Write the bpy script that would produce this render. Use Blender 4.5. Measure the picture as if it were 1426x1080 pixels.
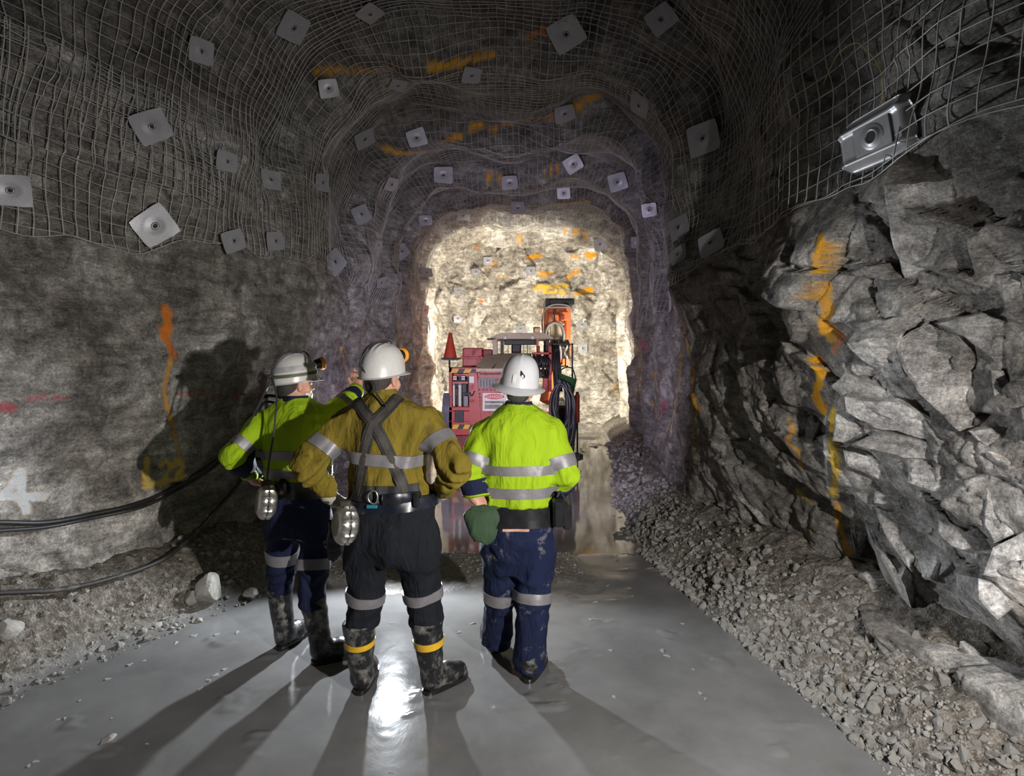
import bpy, bmesh, math, random
import numpy as np
from mathutils import Vector, Matrix

# ------------------------------------------------------------------ camera, world, lights, exposure
F = 820.0            # focal length in pixels of the 1426 x 1080 frame
HZ = 505.0           # horizon row
CAMH = 1.75
sc = bpy.context.scene
col = sc.collection
for o in list(bpy.data.objects):
    bpy.data.objects.remove(o)

cam_d = bpy.data.cameras.new('camera')
cam_d.sensor_width = 36.0
cam_d.lens = 36.0 * F / 1426.0
cam_d.shift_y = -(540.0 - HZ) / 1426.0
cam_d.clip_start = 0.05
cam = bpy.data.objects.new('camera', cam_d)
cam.location = (0, 0, CAMH)
cam.rotation_euler = (math.pi / 2, 0, 0)
col.objects.link(cam)
sc.camera = cam

world = bpy.data.worlds.new('world')
sc.world = world
world.use_nodes = True
world.node_tree.nodes['Background'].inputs[0].default_value = (0.55, 0.5, 0.6, 1)
world.node_tree.nodes['Background'].inputs[1].default_value = 0.006

sc.view_settings.view_transform = 'Standard'
sc.view_settings.look = 'None'
sc.view_settings.gamma = 1.0
sc.view_settings.use_curve_mapping = False
sc.view_settings.exposure = -0.22


def lamp(name, kind, loc, power, color, radius=0.06, aim=None, angle=120, blend=0.6):
    d = bpy.data.lights.new(name, kind)
    d.energy = power
    d.color = color
    d.shadow_soft_size = radius
    o = bpy.data.objects.new(name, d)
    o.location = loc
    if aim is not None:
        o.rotation_euler = (Vector(aim) - Vector(loc)).to_track_quat('-Z', 'Y').to_euler()
    if kind == 'SPOT':
        d.spot_size = math.radians(angle)
        d.spot_blend = blend
    col.objects.link(o)
    return o


# portable flood beside the right wall next to the photographer: rakes the right rock, throws shadows on the left wall
lamp('flood_right', 'SPOT', (1.50, 0.58, 1.74), 690, (1.0, 0.97, 0.93), 0.03, (-0.75, 4.3, 0.10), 128, 0.85)
# flood standing ahead of the workers, hidden by the middle worker, shining back over the wet floor
lamp('flood_ahead_back', 'SPOT', (-1.0, 4.9, 1.02), 400, (0.88, 0.94, 1.0), 0.03, (-0.55, 0.0, 0.45), 140, 0.35)
# the same stand's second head shining up the drive
lamp('flood_ahead_up', 'SPOT', (-0.75, 4.75, 1.45), 760, (0.82, 0.74, 1.0), 0.08, (0.25, 11.0, 1.35), 108, 1.0)
# work light on the front of the rig, shining on the face
lamp('rig_work_light', 'SPOT', (0.15, 13.95, 1.75), 1080, (1.0, 0.95, 0.82), 0.2, (0.5, 17.2, 2.6), 168, 0.35)
lamp('boom_fill_light', 'SPOT', (2.0, 12.2, 1.5), 300, (1.0, 0.95, 0.82), 0.2, (1.3, 17.2, 2.3), 140, 0.6)  # unseen fill lamp added beside the rig to brighten the boom

# ------------------------------------------------------------------ numpy helpers
rng = np.random.default_rng(7)
random.seed(7)


def pw(px, py, d):
    """world point seen at pixel (px, py) at depth d"""
    return np.array([(px - 713.0) / F * d, d, CAMH - (py - HZ) / F * d])


def _hash(i, j, k, s):
    h = (i.astype(np.uint32) * np.uint32(374761393) + j.astype(np.uint32) * np.uint32(668265263)
         + k.astype(np.uint32) * np.uint32(2147483647) + np.uint32(s * 974634777 & 0xffffffff))
    h = (h ^ (h >> np.uint32(13))) * np.uint32(1274126177)
    h = (h ^ (h >> np.uint32(16))) * np.uint32(2246822519)
    return h ^ (h >> np.uint32(15))


def hrand(i, j, k, s):
    return _hash(i, j, k, s).astype(np.float32) / np.float32(4294967295.0)


def noise(p, s=0):
    """value noise in [-1, 1]"""
    p = np.asarray(p, dtype=np.float32)
    i = np.floor(p).astype(np.int64)
    f = p - i
    f = f * f * f * (f * (f * 6 - 15) + 10)
    i0, j0, k0 = i[..., 0], i[..., 1], i[..., 2]
    fx, fy, fz = f[..., 0], f[..., 1], f[..., 2]
    r = 0
    for a in (0, 1):
        wa = fx if a else 1 - fx
        for b in (0, 1):
            wb = wa * (fy if b else 1 - fy)
            for c in (0, 1):
                r = r + wb * (fz if c else 1 - fz) * hrand(i0 + a, j0 + b, k0 + c, s)
    return r * 2 - 1


def fbm(p, octs=4, s=0, gain=0.5):
    p = np.asarray(p, dtype=np.float32)
    a, r, n = 1.0, 0.0, 0.0
    for o in range(octs):
        r = r + a * noise(p * (2.03 ** o) + 17.3 * o, s + o)
        n += a
        a *= gain
    return r / n


def facet(p, s=0, slope=0.6, hgt=0.5):
    """broken rock: every cell of a jittered grid is a tilted plane; returns height and distance to the cell border"""
    p = np.asarray(p, dtype=np.float32)
    i = np.floor(p).astype(np.int64)
    best = np.full(p.shape[:-1], 9e9, np.float32)
    sec = best.copy()
    val = np.zeros(p.shape[:-1], np.float32)
    for a in (-1, 0, 1):
        for b in (-1, 0, 1):
            for c in (-1, 0, 1):
                ii, jj, kk = i[..., 0] + a, i[..., 1] + b, i[..., 2] + c
                dx = p[..., 0] - (ii + hrand(ii, jj, kk, s))
                dy = p[..., 1] - (jj + hrand(ii, jj, kk, s + 1))
                dz = p[..., 2] - (kk + hrand(ii, jj, kk, s + 2))
                d = dx * dx + dy * dy + dz * dz
                h = (hrand(ii, jj, kk, s + 3) - 0.5) * 2 * hgt
                gx = (hrand(ii, jj, kk, s + 4) - 0.5) * 2 * slope
                gy = (hrand(ii, jj, kk, s + 5) - 0.5) * 2 * slope
                gz = (hrand(ii, jj, kk, s + 6) - 0.5) * 2 * slope
                v = h + gx * dx + gy * dy + gz * dz
                m = d < best
                sec = np.where(m, best, np.minimum(sec, d))
                best = np.where(m, d, best)
                val = np.where(m, v, val)
    return val, np.sqrt(sec) - np.sqrt(best)


def sstep(a, b, x):
    t = np.clip((x - a) / (b - a), 0, 1)
    return t * t * (3 - 2 * t)


# ------------------------------------------------------------------ object helpers
def tag(o, label=None, cat=None, group=None, kind=None):
    if label: o['label'] = label
    if cat: o['category'] = cat
    if group: o['group'] = group
    if kind: o['kind'] = kind
    return o


def mesh_np(name, verts, quads, smooth=True):
    verts = np.asarray(verts, np.float32).reshape(-1, 3)
    quads = np.asarray(quads, np.int32)
    n = quads.shape[1]
    me = bpy.data.meshes.new(name)
    me.vertices.add(len(verts))
    me.vertices.foreach_set('co', verts.ravel())
    me.loops.add(quads.size)
    me.loops.foreach_set('vertex_index', quads.ravel())
    me.polygons.add(len(quads))
    me.polygons.foreach_set('loop_start', np.arange(0, quads.size, n, dtype=np.int32))
    me.polygons.foreach_set('loop_total', np.full(len(quads), n, np.int32))
    me.update(calc_edges=True)
    me.polygons.foreach_set('use_smooth', np.full(len(quads), bool(smooth)))
    return me


def link(name, me, mat=None, parent=None):
    o = bpy.data.objects.new(name, me)
    col.objects.link(o)
    if mat is not None and me is not None:
        me.materials.clear()
        me.materials.append(mat)
    if parent is not None:
        o.parent = parent
        o.matrix_parent_inverse = Matrix.Identity(4)
        o.location = (-Vector(parent_offset(parent)))
    return o


def parent_offset(p):
    v = Vector((0, 0, 0))
    while p is not None:
        v = v + p.location
        p = p.parent
    return v


def empty(name, loc=(0, 0, 0)):
    o = bpy.data.objects.new(name, None)
    o.empty_display_size = 0.1
    o.location = Vector([float(c) for c in loc])
    col.objects.link(o)
    return o


def attr_color(me, name, rgba):
    a = me.attributes.new(name, 'FLOAT_COLOR', 'POINT')
    a.data.foreach_set('color', np.asarray(rgba, np.float32).ravel())


def attr_float(me, name, v):
    a = me.attributes.new(name, 'FLOAT', 'POINT')
    a.data.foreach_set('value', np.asarray(v, np.float32).ravel())


def grid_quads(nu, nv, closed=False):
    u = np.arange(nu if closed else nu - 1)
    v = np.arange(nv - 1)
    U, V = np.meshgrid(u, v, indexing='ij')
    U2 = (U + 1) % nu
    return np.stack([U * nv + V, U2 * nv + V, U2 * nv + V + 1, U * nv + V + 1], -1).reshape(-1, 4)


class MB:
    """collects simple shapes into one mesh"""
    def __init__(self):
        self.v, self.f = [], []

    def add(self, v, f):
        o = len(self.v)
        self.v += [tuple(float(c) for c in q) for q in v]
        self.f += [tuple(int(i) + o for i in q) for q in f]
        return self

    def box(self, lo, hi, rot=None, bev=0.0):
        lo, hi = np.array(lo, float), np.array(hi, float)
        c, h = (lo + hi) / 2, np.abs(hi - lo) / 2
        b = min(bev, 0.45 * h.min())
        if b <= 0:
            v = np.array([[sx, sy, sz] for sz in (-1, 1) for sy in (-1, 1) for sx in (-1, 1)], float) * h
            f = [(0, 2, 3, 1), (4, 5, 7, 6), (0, 1, 5, 4), (2, 6, 7, 3), (0, 4, 6, 2), (1, 3, 7, 5)]
        else:
            v, idx = [], {}
            for sx in (-1, 1):
                for sy in (-1, 1):
                    for sz in (-1, 1):
                        s = np.array([sx, sy, sz], float)
                        for a in range(3):
                            q = s * (h - b)
                            q[a] = s[a] * h[a]
                            idx[(sx, sy, sz, a)] = len(v)
                            v.append(q)
            v = np.array(v)
            f = []
            for a in range(3):
                b1, b2 = (a + 1) % 3, (a + 2) % 3
                for s in (-1, 1):
                    q = []
                    for (t1, t2) in ((-1, -1), (1, -1), (1, 1), (-1, 1)):
                        k = [0, 0, 0]; k[a] = s; k[b1] = t1; k[b2] = t2
                        q.append(idx[(k[0], k[1], k[2], a)])
                    f.append(q if s > 0 else q[::-1])
            for a in range(3):      # edges along axis a
                b1, b2 = (a + 1) % 3, (a + 2) % 3
                for s1 in (-1, 1):
                    for s2 in (-1, 1):
                        k0 = [0, 0, 0]; k0[a] = -1; k0[b1] = s1; k0[b2] = s2
                        k1 = list(k0); k1[a] = 1
                        q = [idx[(*k0, b1)], idx[(*k1, b1)], idx[(*k1, b2)], idx[(*k0, b2)]]
                        f.append(q if s1 * s2 < 0 else q[::-1])
            for sx in (-1, 1):
                for sy in (-1, 1):
                    for sz in (-1, 1):
                        q = [idx[(sx, sy, sz, 0)], idx[(sx, sy, sz, 1)], idx[(sx, sy, sz, 2)]]
                        f.append(q if sx * sy * sz > 0 else q[::-1])
        if rot is not None:
            v = v @ np.array(rot).T
        return self.add(v + c, f)

    def tube(self, pts, r, n=8, cap=True, closed=False):
        pts = np.array(pts, float)
        m = len(pts)
        rr = np.broadcast_to(np.array(r, float), (m,))
        tan = np.gradient(pts, axis=0) if not closed else (np.roll(pts, -1, 0) - np.roll(pts, 1, 0))
        tan /= np.linalg.norm(tan, axis=1)[:, None] + 1e-12
        up = np.array([0, 0, 1.0]) if abs(tan[0][2]) < 0.9 else np.array([1.0, 0, 0])
        nrm = np.cross(tan[0], up); nrm /= np.linalg.norm(nrm)
        v = []
        for i in range(m):
            nrm = nrm - tan[i] * np.dot(nrm, tan[i])
            nrm /= np.linalg.norm(nrm) + 1e-12
            bi = np.cross(tan[i], nrm)
            for k in range(n):
                a = 2 * math.pi * k / n
                v.append(pts[i] + rr[i] * (math.cos(a) * nrm + math.sin(a) * bi))
        f = []
        for i in range(m if closed else m - 1):
            j = (i + 1) % m
            for k in range(n):
                f.append((i * n + k, i * n + (k + 1) % n, j * n + (k + 1) % n, j * n + k))
        if cap and not closed:
            f.append(tuple(range(n))[::-1])
            f.append(tuple((m - 1) * n + k for k in range(n)))
        return self.add(v, f)

    def cyl(self, a, b, r, n=16, r2=None):
        return self.tube([a, b], [r, r if r2 is None else r2], n)

    def lathe(self, prof, o, axis=(0, 0, 1), n=24):
        """prof: (radius, height) pairs along axis from o"""
        ax = Vector(axis).normalized()
        q = ax.to_track_quat('Z', 'Y').to_matrix()
        R = np.array(q)
        v = []
        for (r, h) in prof:
            for k in range(n):
                a = 2 * math.pi * k / n
                v.append(R @ np.array([r * math.cos(a), r * math.sin(a), h]) + np.array(o, float))
        f = []
        for i in range(len(prof) - 1):
            for k in range(n):
                f.append((i * n + k, i * n + (k + 1) % n, (i + 1) * n + (k + 1) % n, (i + 1) * n + k))
        f.append(tuple(range(n))[::-1])
        f.append(tuple((len(prof) - 1) * n + k for k in range(n)))
        return self.add(v, f)

    def prism(self, poly, back):
        """poly: 3-D points of a flat outline; back: extrusion vector"""
        p = np.array(poly, float)
        n = len(p)
        v = list(p) + list(p + np.array(back, float))
        f = [tuple(range(n))[::-1], tuple(range(n, 2 * n))]
        for i in range(n):
            j = (i + 1) % n
            f.append((i, j, n + j, n + i))
        return self.add(v, f)

    def build(self, name, mat, parent=None, smooth=False, auto=None):
        me = bpy.data.meshes.new(name)
        me.from_pydata(self.v, [], self.f)
        bm = bmesh.new(); bm.from_mesh(me)
        bmesh.ops.recalc_face_normals(bm, faces=bm.faces)
        bm.to_mesh(me); bm.free()
        if smooth:
            me.polygons.foreach_set('use_smooth', np.ones(len(me.polygons), bool))
            if auto:
                me.set_sharp_from_angle(angle=math.radians(auto))
        return link(name, me, mat, parent)


def smooth_path(pts, n=10, closed=False):
    """Catmull-Rom through the points"""
    p = [np.array(q, float) for q in pts]
    out = []
    m = len(p)
    for i in range(m if closed else m - 1):
        if closed:
            a, b, c, d = p[(i - 1) % m], p[i], p[(i + 1) % m], p[(i + 2) % m]
        else:
            a, b, c, d = p[max(i - 1, 0)], p[i], p[i + 1], p[min(i + 2, m - 1)]
        for k in range(n):
            t = k / n
            out.append(0.5 * (2 * b + (c - a) * t + (2 * a - 5 * b + 4 * c - d) * t * t + (3 * b - a - 3 * c + d) * t ** 3))
    if not closed:
        out.append(p[-1])
    return np.array(out)


# ------------------------------------------------------------------ materials
class NT:
    def __init__(self, name):
        self.m = bpy.data.materials.new(name)
        self.m.use_nodes = True
        self.t = self.m.node_tree
        self.b = self.t.nodes['Principled BSDF']

    def n(self, typ, **kw):
        nd = self.t.nodes.new(typ)
        for k, v in kw.items():
            if k in nd.inputs.keys() if hasattr(nd.inputs, 'keys') else False:
                nd.inputs[k].default_value = v
            else:
                setattr(nd, k, v)
        return nd

    def l(self, a, b):
        self.t.links.new(a, b)

    def coord(self):
        return self.n('ShaderNodeTexCoord').outputs['Object']

    def noise(self, scale, detail=4, rough=0.55, vec=None, dist=0.0):
        nd = self.n('ShaderNodeTexNoise')
        nd.inputs['Scale'].default_value = scale
        nd.inputs['Detail'].default_value = detail
        nd.inputs['Roughness'].default_value = rough
        nd.inputs['Distortion'].default_value = dist
        if vec is not None:
            self.l(vec, nd.inputs['Vector'])
        return nd.outputs['Fac']

    def ramp(self, fac, stops):
        nd = self.n('ShaderNodeValToRGB')
        cr = nd.color_ramp
        while len(cr.elements) < len(stops):
            cr.elements.new(0.5)
        for e, (p, c) in zip(cr.elements, stops):
            e.position = p
            e.color = c if len(c) == 4 else (*c, 1)
        self.l(fac, nd.inputs['Fac'])
        return nd.outputs['Color']

    def mix(self, fac, a, b, blend='MIX'):
        nd = self.n('ShaderNodeMix', data_type='RGBA', blend_type=blend)
        for v, s in ((fac, nd.inputs[0]), (a, nd.inputs[6]), (b, nd.inputs[7])):
            if hasattr(v, 'node'):
                self.l(v, s)
            else:
                s.default_value = v if not isinstance(v, tuple) or len(v) == 4 else (*v, 1)
        return nd.outputs[2]

    def math(self, op, a, b=None, c=None):
        nd = self.n('ShaderNodeMath', operation=op)
        for v, s in zip((a, b, c), nd.inputs):
            if v is None:
                continue
            if hasattr(v, 'node'):
                self.l(v, s)
            else:
                s.default_value = v
        return nd.outputs[0]

    def map(self, vec, scale=(1, 1, 1), rot=(0, 0, 0)):
        nd = self.n('ShaderNodeMapping')
        nd.inputs['Scale'].default_value = scale
        nd.inputs['Rotation'].default_value = rot
        self.l(vec, nd.inputs['Vector'])
        return nd.outputs['Vector']

    def attr(self, name, what='Fac'):
        nd = self.n('ShaderNodeAttribute', attribute_name=name)
        return nd.outputs[what]

    def bump(self, h, strength=0.3, dist=0.02, normal=None):
        nd = self.n('ShaderNodeBump')
        nd.inputs['Strength'].default_value = strength
        nd.inputs['Distance'].default_value = dist
        self.l(h, nd.inputs['Height'])
        if normal is not None:
            self.l(normal, nd.inputs['Normal'])
        return nd.outputs['Normal']

    def set(self, color=None, rough=None, metal=None, normal=None, spec=None):
        for v, k in ((color, 'Base Color'), (rough, 'Roughness'), (metal, 'Metallic'), (normal, 'Normal'), (spec, 'Specular IOR Level')):
            if v is None:
                continue
            s = self.b.inputs[k]
            if hasattr(v, 'node'):
                self.l(v, s)
            else:
                s.default_value = (*v, 1) if isinstance(v, tuple) and len(v) == 3 else v
        return self.m


def mat_plain(name, c, rough=0.5, metal=0.0, vary=0.25, scale=18, bump=0.0, bscale=80, spec=0.5):
    """plain paint, plastic, metal or cloth with a little mottling"""
    t = NT(name)
    co = t.coord()
    n = t.noise(scale, 5, 0.6, co)
    dark = tuple(x * (1 - vary) for x in c)
    lite = tuple(min(1, x * (1 + vary * 0.6)) for x in c)
    colr = t.ramp(n, [(0.3, dark), (0.7, lite)])
    t.set(colr, rough, metal, spec=spec)
    if bump:
        t.set(normal=t.bump(t.noise(bscale, 4, 0.6, co), bump, 0.01))
    return t.m


def mat_dirty(name, c, dirt=(0.30, 0.27, 0.23), amt=0.5, rough=0.5, metal=0.0, scale=9, bump=0.1):
    t = NT(name)
    co = t.coord()
    n = t.noise(scale, 6, 0.68, co)
    f = t.ramp(n, [(0.62 - 0.35 * amt, (0, 0, 0)), (0.78 - 0.2 * amt, (1, 1, 1))])
    n2 = t.noise(scale * 5, 4, 0.6, co)
    base = t.mix(t.math('MULTIPLY', n2, 0.5), c, tuple(x * 0.55 for x in c))
    t.set(t.mix(t.math('MULTIPLY', f, min(1.0, 0.4 + amt)), base, dirt), None, metal)
    t.set(rough=t.math('MULTIPLY_ADD', f, 0.3, rough))
    if bump:
        t.set(normal=t.bump(n, bump, 0.02))
    return t.m


def mat_cloth(name, c, fold=0.35, dirt=None, damt=0.0, rough=0.85, fscale=(9, 9, 3.2), var=0.22):
    t = NT(name)
    co = t.coord()
    v = t.map(co, fscale)
    w = t.noise(1.0, 3, 0.55, v, 0.9)
    w2 = t.noise(2.4, 2, 0.5, t.map(co, fscale, (0.5, 0.3, 0.2)), 0.6)
    weave = t.noise(260, 2, 0.5, co)
    h = t.math('ADD', t.math('MULTIPLY_ADD', w2, 0.4, w), t.math('MULTIPLY', weave, 0.05))
    cc = t.mix(w, tuple(x * (1 - var) for x in c), c)  # fold hollows darker: crease shade put into the cloth colour
    if dirt is not None:
        dn = t.noise(11, 6, 0.7, co)
        f = t.ramp(dn, [(0.72 - damt * 0.4, (0, 0, 0)), (0.86 - damt * 0.3, (1, 1, 1))])
        cc = t.mix(t.math('MULTIPLY', f, 0.75), cc, dirt)
    t.set(cc, rough, normal=t.bump(h, fold, 0.03), spec=0.25)
    return t.m
# ------------------------------------------------------------------ the drive: plan, section and rock surface
YK = [-4.0, 2.0, 3.3, 4.4, 5.2, 6.0, 7.0, 9.0, 12.0, 14.0, 17.6]
XLK = [-3.4, -3.3, -3.08, -2.60, -2.44, -2.38, -2.32, -2.22, -2.15, -2.12, -2.1]
XRK = [2.0, 2.0, 1.95, 1.90, 1.88, 1.88, 2.00, 2.22, 2.60, 2.85, 3.25]
ZCK = [5.0, 5.0, 5.0, 5.0, 5.0, 5.05, 5.1, 5.15, 5.15, 5.15, 5.15]
ROUNDS = np.array([-2.0, 2.4, 6.25, 8.5, 10.4, 12.2, 13.9, 15.6, 17.6])
FACE_Y = 17.3
RC = 1.25


def plan(y):
    return np.interp(y, YK, XLK), np.interp(y, YK, XRK), np.interp(y, YK, ZCK)


def saw(y, wob=0.0):
    """outward look-out of each blasted round: grows along the round, then steps back in"""
    y = y + wob
    k = np.clip(np.searchsorted(ROUNDS, y) - 1, 0, len(ROUNDS) - 2)
    f = (y - ROUNDS[k]) / (ROUNDS[k + 1] - ROUNDS[k])
    return np.where(f < 0.86, f / 0.86, sstep(1.0, 0.86, f))


def prof_side(s, y, side):
    """s metres up a wall from the floor, round the corner and on along the back towards the middle"""
    XL, XR, ZC = plan(y)
    hw = ZC - RC
    qa = RC * math.pi / 2
    X0 = XL if side < 0 else XR
    sg = 1.0 if side < 0 else -1.0
    a = np.clip((s - hw) / RC, 0, math.pi / 2)
    up = np.minimum(s, hw)
    over = np.maximum(s - hw - qa, 0)
    x = X0 + sg * (RC * (1 - np.cos(a)) + over)
    z = up + RC * np.sin(a)
    nx = sg * np.cos(a)
    nz = -np.sin(a)
    return x, z, nx, nz


def rock_disp(x, y, z, side, w_top):
    """inward displacement of the rock; returns full and smooth versions"""
    p = np.stack([x, y, z], -1).astype(np.float32)
    big = 0.20 * fbm(p * np.array([0.75, 0.75, 0.75]), 2, 3)
    low = big + 0.09 * noise(p * 1.9, 11)
    wob = 0.35 * noise(p * np.array([0.9, 0.0, 0.9]), 21)
    A = 0.16 + 0.22 * w_top
    if side > 0:
        A = np.where(y < 6.3, A * 0.55, A)
    low = low - A * saw(y, wob) + 0.5 * A
    med = 0.055 * fbm(p * 3.1, 3, 31) + 0.016 * fbm(p * 11.0, 3, 41)
    f1, e1 = facet(p * np.array([2.2, 2.2, 2.9]), 51, 0.75, 0.45)
    full = low + med + 0.035 * f1 - 0.010 * sstep(0.07, 0.0, e1)
    if side < 0:
        # foliated, smoother lower left wall
        q = p @ np.array([[1, 0, 0], [0, 0.82, -0.57], [0, 0.57, 0.82]], np.float32)
        full = full + (0.045 * np.abs(noise(q * np.array([1.5, 1.1, 4.2]), 61)) + 0.012 * noise(q * np.array([4, 3, 14.]), 62)) * sstep(3.2, 2.4, z)
        full = full + 0.03 * sstep(1.3, 0.2, z)
    if side > 0:
        # big broken slabs in the near right wall
        w = sstep(2.9, 2.3, z) * sstep(6.6, 4.8, y) * sstep(1.0, 2.0, y)
        ca, sa = math.cos(0.48), math.sin(0.48)
        q = np.stack([p[..., 0], p[..., 1] * ca + p[..., 2] * sa, -p[..., 1] * sa + p[..., 2] * ca], -1)
        q = q + 0.10 * np.stack([noise(p * 2.2, 68), noise(p * 2.2, 69), noise(p * 2.2, 70)], -1)
        g1, b1 = facet(q * np.array([0.9, 0.85, 1.5]), 71, 1.1, 0.5)
        g2, b2 = facet(q * np.array([2.2, 1.7, 3.4]) + 3.3, 81, 1.0, 0.35)
        g3, b3 = facet(q * np.array([6, 6., 9.]) + 9.3, 91, 0.9, 0.4)
        full = full + w * (0.17 * g1 + 0.075 * g2 + 0.016 * g3 - 0.03 * sstep(0.035, 0, b1) - 0.02 * sstep(0.045, 0, b2))
        full = full - 0.30 * sstep(1.5, 0.25, z) * sstep(6.0, 4.0, y) * sstep(0.5, 1.8, y)
    return full, low


def surf(s, y, side, off=0.0, wire=False):
    x, z, nx, nz = prof_side(s, y, side)
    XL, XR, ZC = plan(y)
    w_top = sstep(2.6, 4.6, z)
    full, low = rock_disp(x, y, z, side, w_top)
    d = np.maximum(low + 0.045, full + 0.012) if wire else full
    d = d + off
    return np.stack([x + nx * d, y + 0 * d, z + nz * d], -1)


def yspace(y0, y1, k, dmin):
    out = [y0]
    while out[-1] < y1:
        out.append(out[-1] + max(dmin, k * out[-1]))
    out[-1] = y1
    return np.array(out)


S_SHIFT = 3.72   # where walls hand over to the back


def wall_grid(side, ys, ss):
    S, Y = np.meshgrid(ss, ys, indexing='ij')
    return surf(S, Y, side)


# --- left wall
ysL = np.concatenate([np.linspace(-4, 2.6, 34), yspace(2.65, FACE_Y + 0.5, 0.0042, 0.0)])
ssL = np.linspace(-0.25, S_SHIFT + 0.02, 270)
VL = wall_grid(-1, ysL, ssL)
# --- right wall
ysR = np.concatenate([np.linspace(-4, 1.5, 30), yspace(1.53, FACE_Y + 0.5, 0.0038, 0.0105)])
ssR = np.linspace(-0.25, S_SHIFT + 0.02, 320)
VR = wall_grid(1, ysR, ssR)
# --- the back (roof): from the left wall's handover over the corners to the right wall's
ysC = np.concatenate([np.linspace(-4, 3.8, 40), yspace(3.85, FACE_Y + 0.5, 0.0062, 0.0)])
nC = 330
sC = np.zeros((nC, len(ysC)))
XLc, XRc, ZCc = plan(ysC)
Lc = (ZCc - RC - S_SHIFT) + RC * math.pi / 2
tot = 2 * Lc + (XRc - XLc - 2 * RC)
U = np.linspace(0, 1, nC)[:, None] * tot[None, :]
Yc = np.broadcast_to(ysC[None, :], U.shape)
PLc = surf(S_SHIFT + U, Yc, -1)
PRc = surf(S_SHIFT + (tot[None, :] - U), Yc, 1)
wgt = sstep(0.35, 0.65, np.linspace(0, 1, nC))[:, None, None]
VC = PLc * (1 - wgt) + PRc * wgt
# --- the face at the end
nf = 150
gx = np.linspace(-3.2, 4.3, nf)
gz = np.linspace(-0.3, 6.1, nf)
GX, GZ = np.meshgrid(gx, gz, indexing='ij')
pf = np.stack([GX, 0 * GX + FACE_Y, GZ], -1)
ff, fe = facet(pf * 1.5, 5, 0.8, 0.5)
gfac, ge = facet(pf * 4.2, 6, 0.8, 0.5)
rr_ = np.sqrt(((GX - 0.5) / 2.9) ** 2 + ((GZ - 2.4) / 3.0) ** 2)
GY = FACE_Y - 0.22 * ff - 0.07 * gfac - 0.15 * fbm(pf * 0.9, 3, 9) - 0.5 * sstep(0.75, 1.25, rr_) + 0.25
VF = np.stack([GX, GY, GZ], -1)

# ------------------------------------------------------------------ rock material (paint comes in as a colour attribute)
def rock_material():
    t = NT('rock')
    co = t.coord()
    n1 = t.noise(1.3, 5, 0.6, co, 0.4)
    n2 = t.noise(9.0, 6, 0.68, co, 0.3)
    n3 = t.noise(60.0, 6, 0.75, co)
    v = t.map(co, (3.0, 2.2, 9.0), (0.5, 0.25, 0))
    n4 = t.noise(2.6, 5, 0.7, v, 1.2)
    base = t.ramp(n1, [(0.28, (0.075, 0.064, 0.054)), (0.5, (0.165, 0.152, 0.138)), (0.72, (0.28, 0.27, 0.26))])
    n5 = t.noise(3.4, 12, 0.80, co, 0.8)
    base = t.mix(0.85, base, t.ramp(n5, [(0.34, (0.12, 0.115, 0.11)), (0.5, (0.5, 0.5, 0.5)), (0.66, (0.9, 0.9, 0.9))]), 'OVERLAY')
    st = t.noise(1.0, 7, 0.7, t.map(co, (3.0, 2.0, 11.0), (0.62, 0.2, 0.1)), 0.6)
    base = t.mix(0.7, base, t.ramp(st, [(0.35, (0.2, 0.195, 0.19)), (0.5, (0.5, 0.5, 0.5)), (0.65, (0.8, 0.8, 0.8))]), 'OVERLAY')
    base = t.mix(0.75, base, t.ramp(n2, [(0.28, (0.16, 0.155, 0.15)), (0.5, (0.5, 0.5, 0.5)), (0.72, (0.95, 0.95, 0.95))]), 'OVERLAY')
    base = t.mix(0.8, base, t.ramp(n3, [(0.34, (0.2, 0.2, 0.2)), (0.66, (0.84, 0.84, 0.84))]), 'OVERLAY')
    vein = t.ramp(n4, [(0.485, (0, 0, 0)), (0.5, (1, 1, 1)), (0.515, (0, 0, 0))])
    base = t.mix(t.math('MULTIPLY', vein, 0.35), base, (0.52, 0.51, 0.5))
    rust = t.ramp(t.noise(0.8, 6, 0.65, co, 0.6), [(0.58, (0, 0, 0)), (0.72, (1, 1, 1))])
    base = t.mix(t.math('MULTIPLY', rust, 0.35), base, (0.23, 0.16, 0.10))
    tint = t.attr('tint', 'Color')
    base = t.mix(1.0, base, tint, 'MULTIPLY')
    pc = t.attr('paint', 'Color')
    pa = t.attr('paint_amount', 'Fac')
    br = t.math('MULTIPLY_ADD', n2, 1.5, -0.25)
    pf_ = t.math('MINIMUM', t.math('MULTIPLY', pa, t.math('ADD', br, 0.25)), 1.0)
    base = t.mix(pf_, base, pc)
    hgt = t.math('ADD', t.math('MULTIPLY', n2, 0.8), t.math('MULTIPLY', n3, 0.3))
    hgt = t.math('ADD', hgt, t.math('MULTIPLY', n4, 0.4))
    hgt = t.math('ADD', hgt, t.math('ADD', t.math('MULTIPLY', n5, 1.6), t.math('MULTIPLY', st, 0.9)))
    t.set(base, t.math('MULTIPLY_ADD', n2, 0.35, 0.45), normal=t.bump(hgt, 0.85, 0.04), spec=0.4)
    return t.m


M_rock = rock_material()

# ------------------------------------------------------------------ floor: wet mud roadway between two banks
XEL = ([-4, 2.0, 3.15, 4.4, 5.5, 7, 9, 12, 18], [-3.0, -2.85, -2.62, -1.95, -1.85, -1.75, -1.7, -1.6, -1.6])
XER = ([-4, 1.5, 2.5, 3.5, 4.5, 5.6, 6.7, 9, 12, 18], [1.9, 1.72, 1.66, 1.52, 1.36, 1.22, 1.22, 1.55, 2.0, 2.7])


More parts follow.
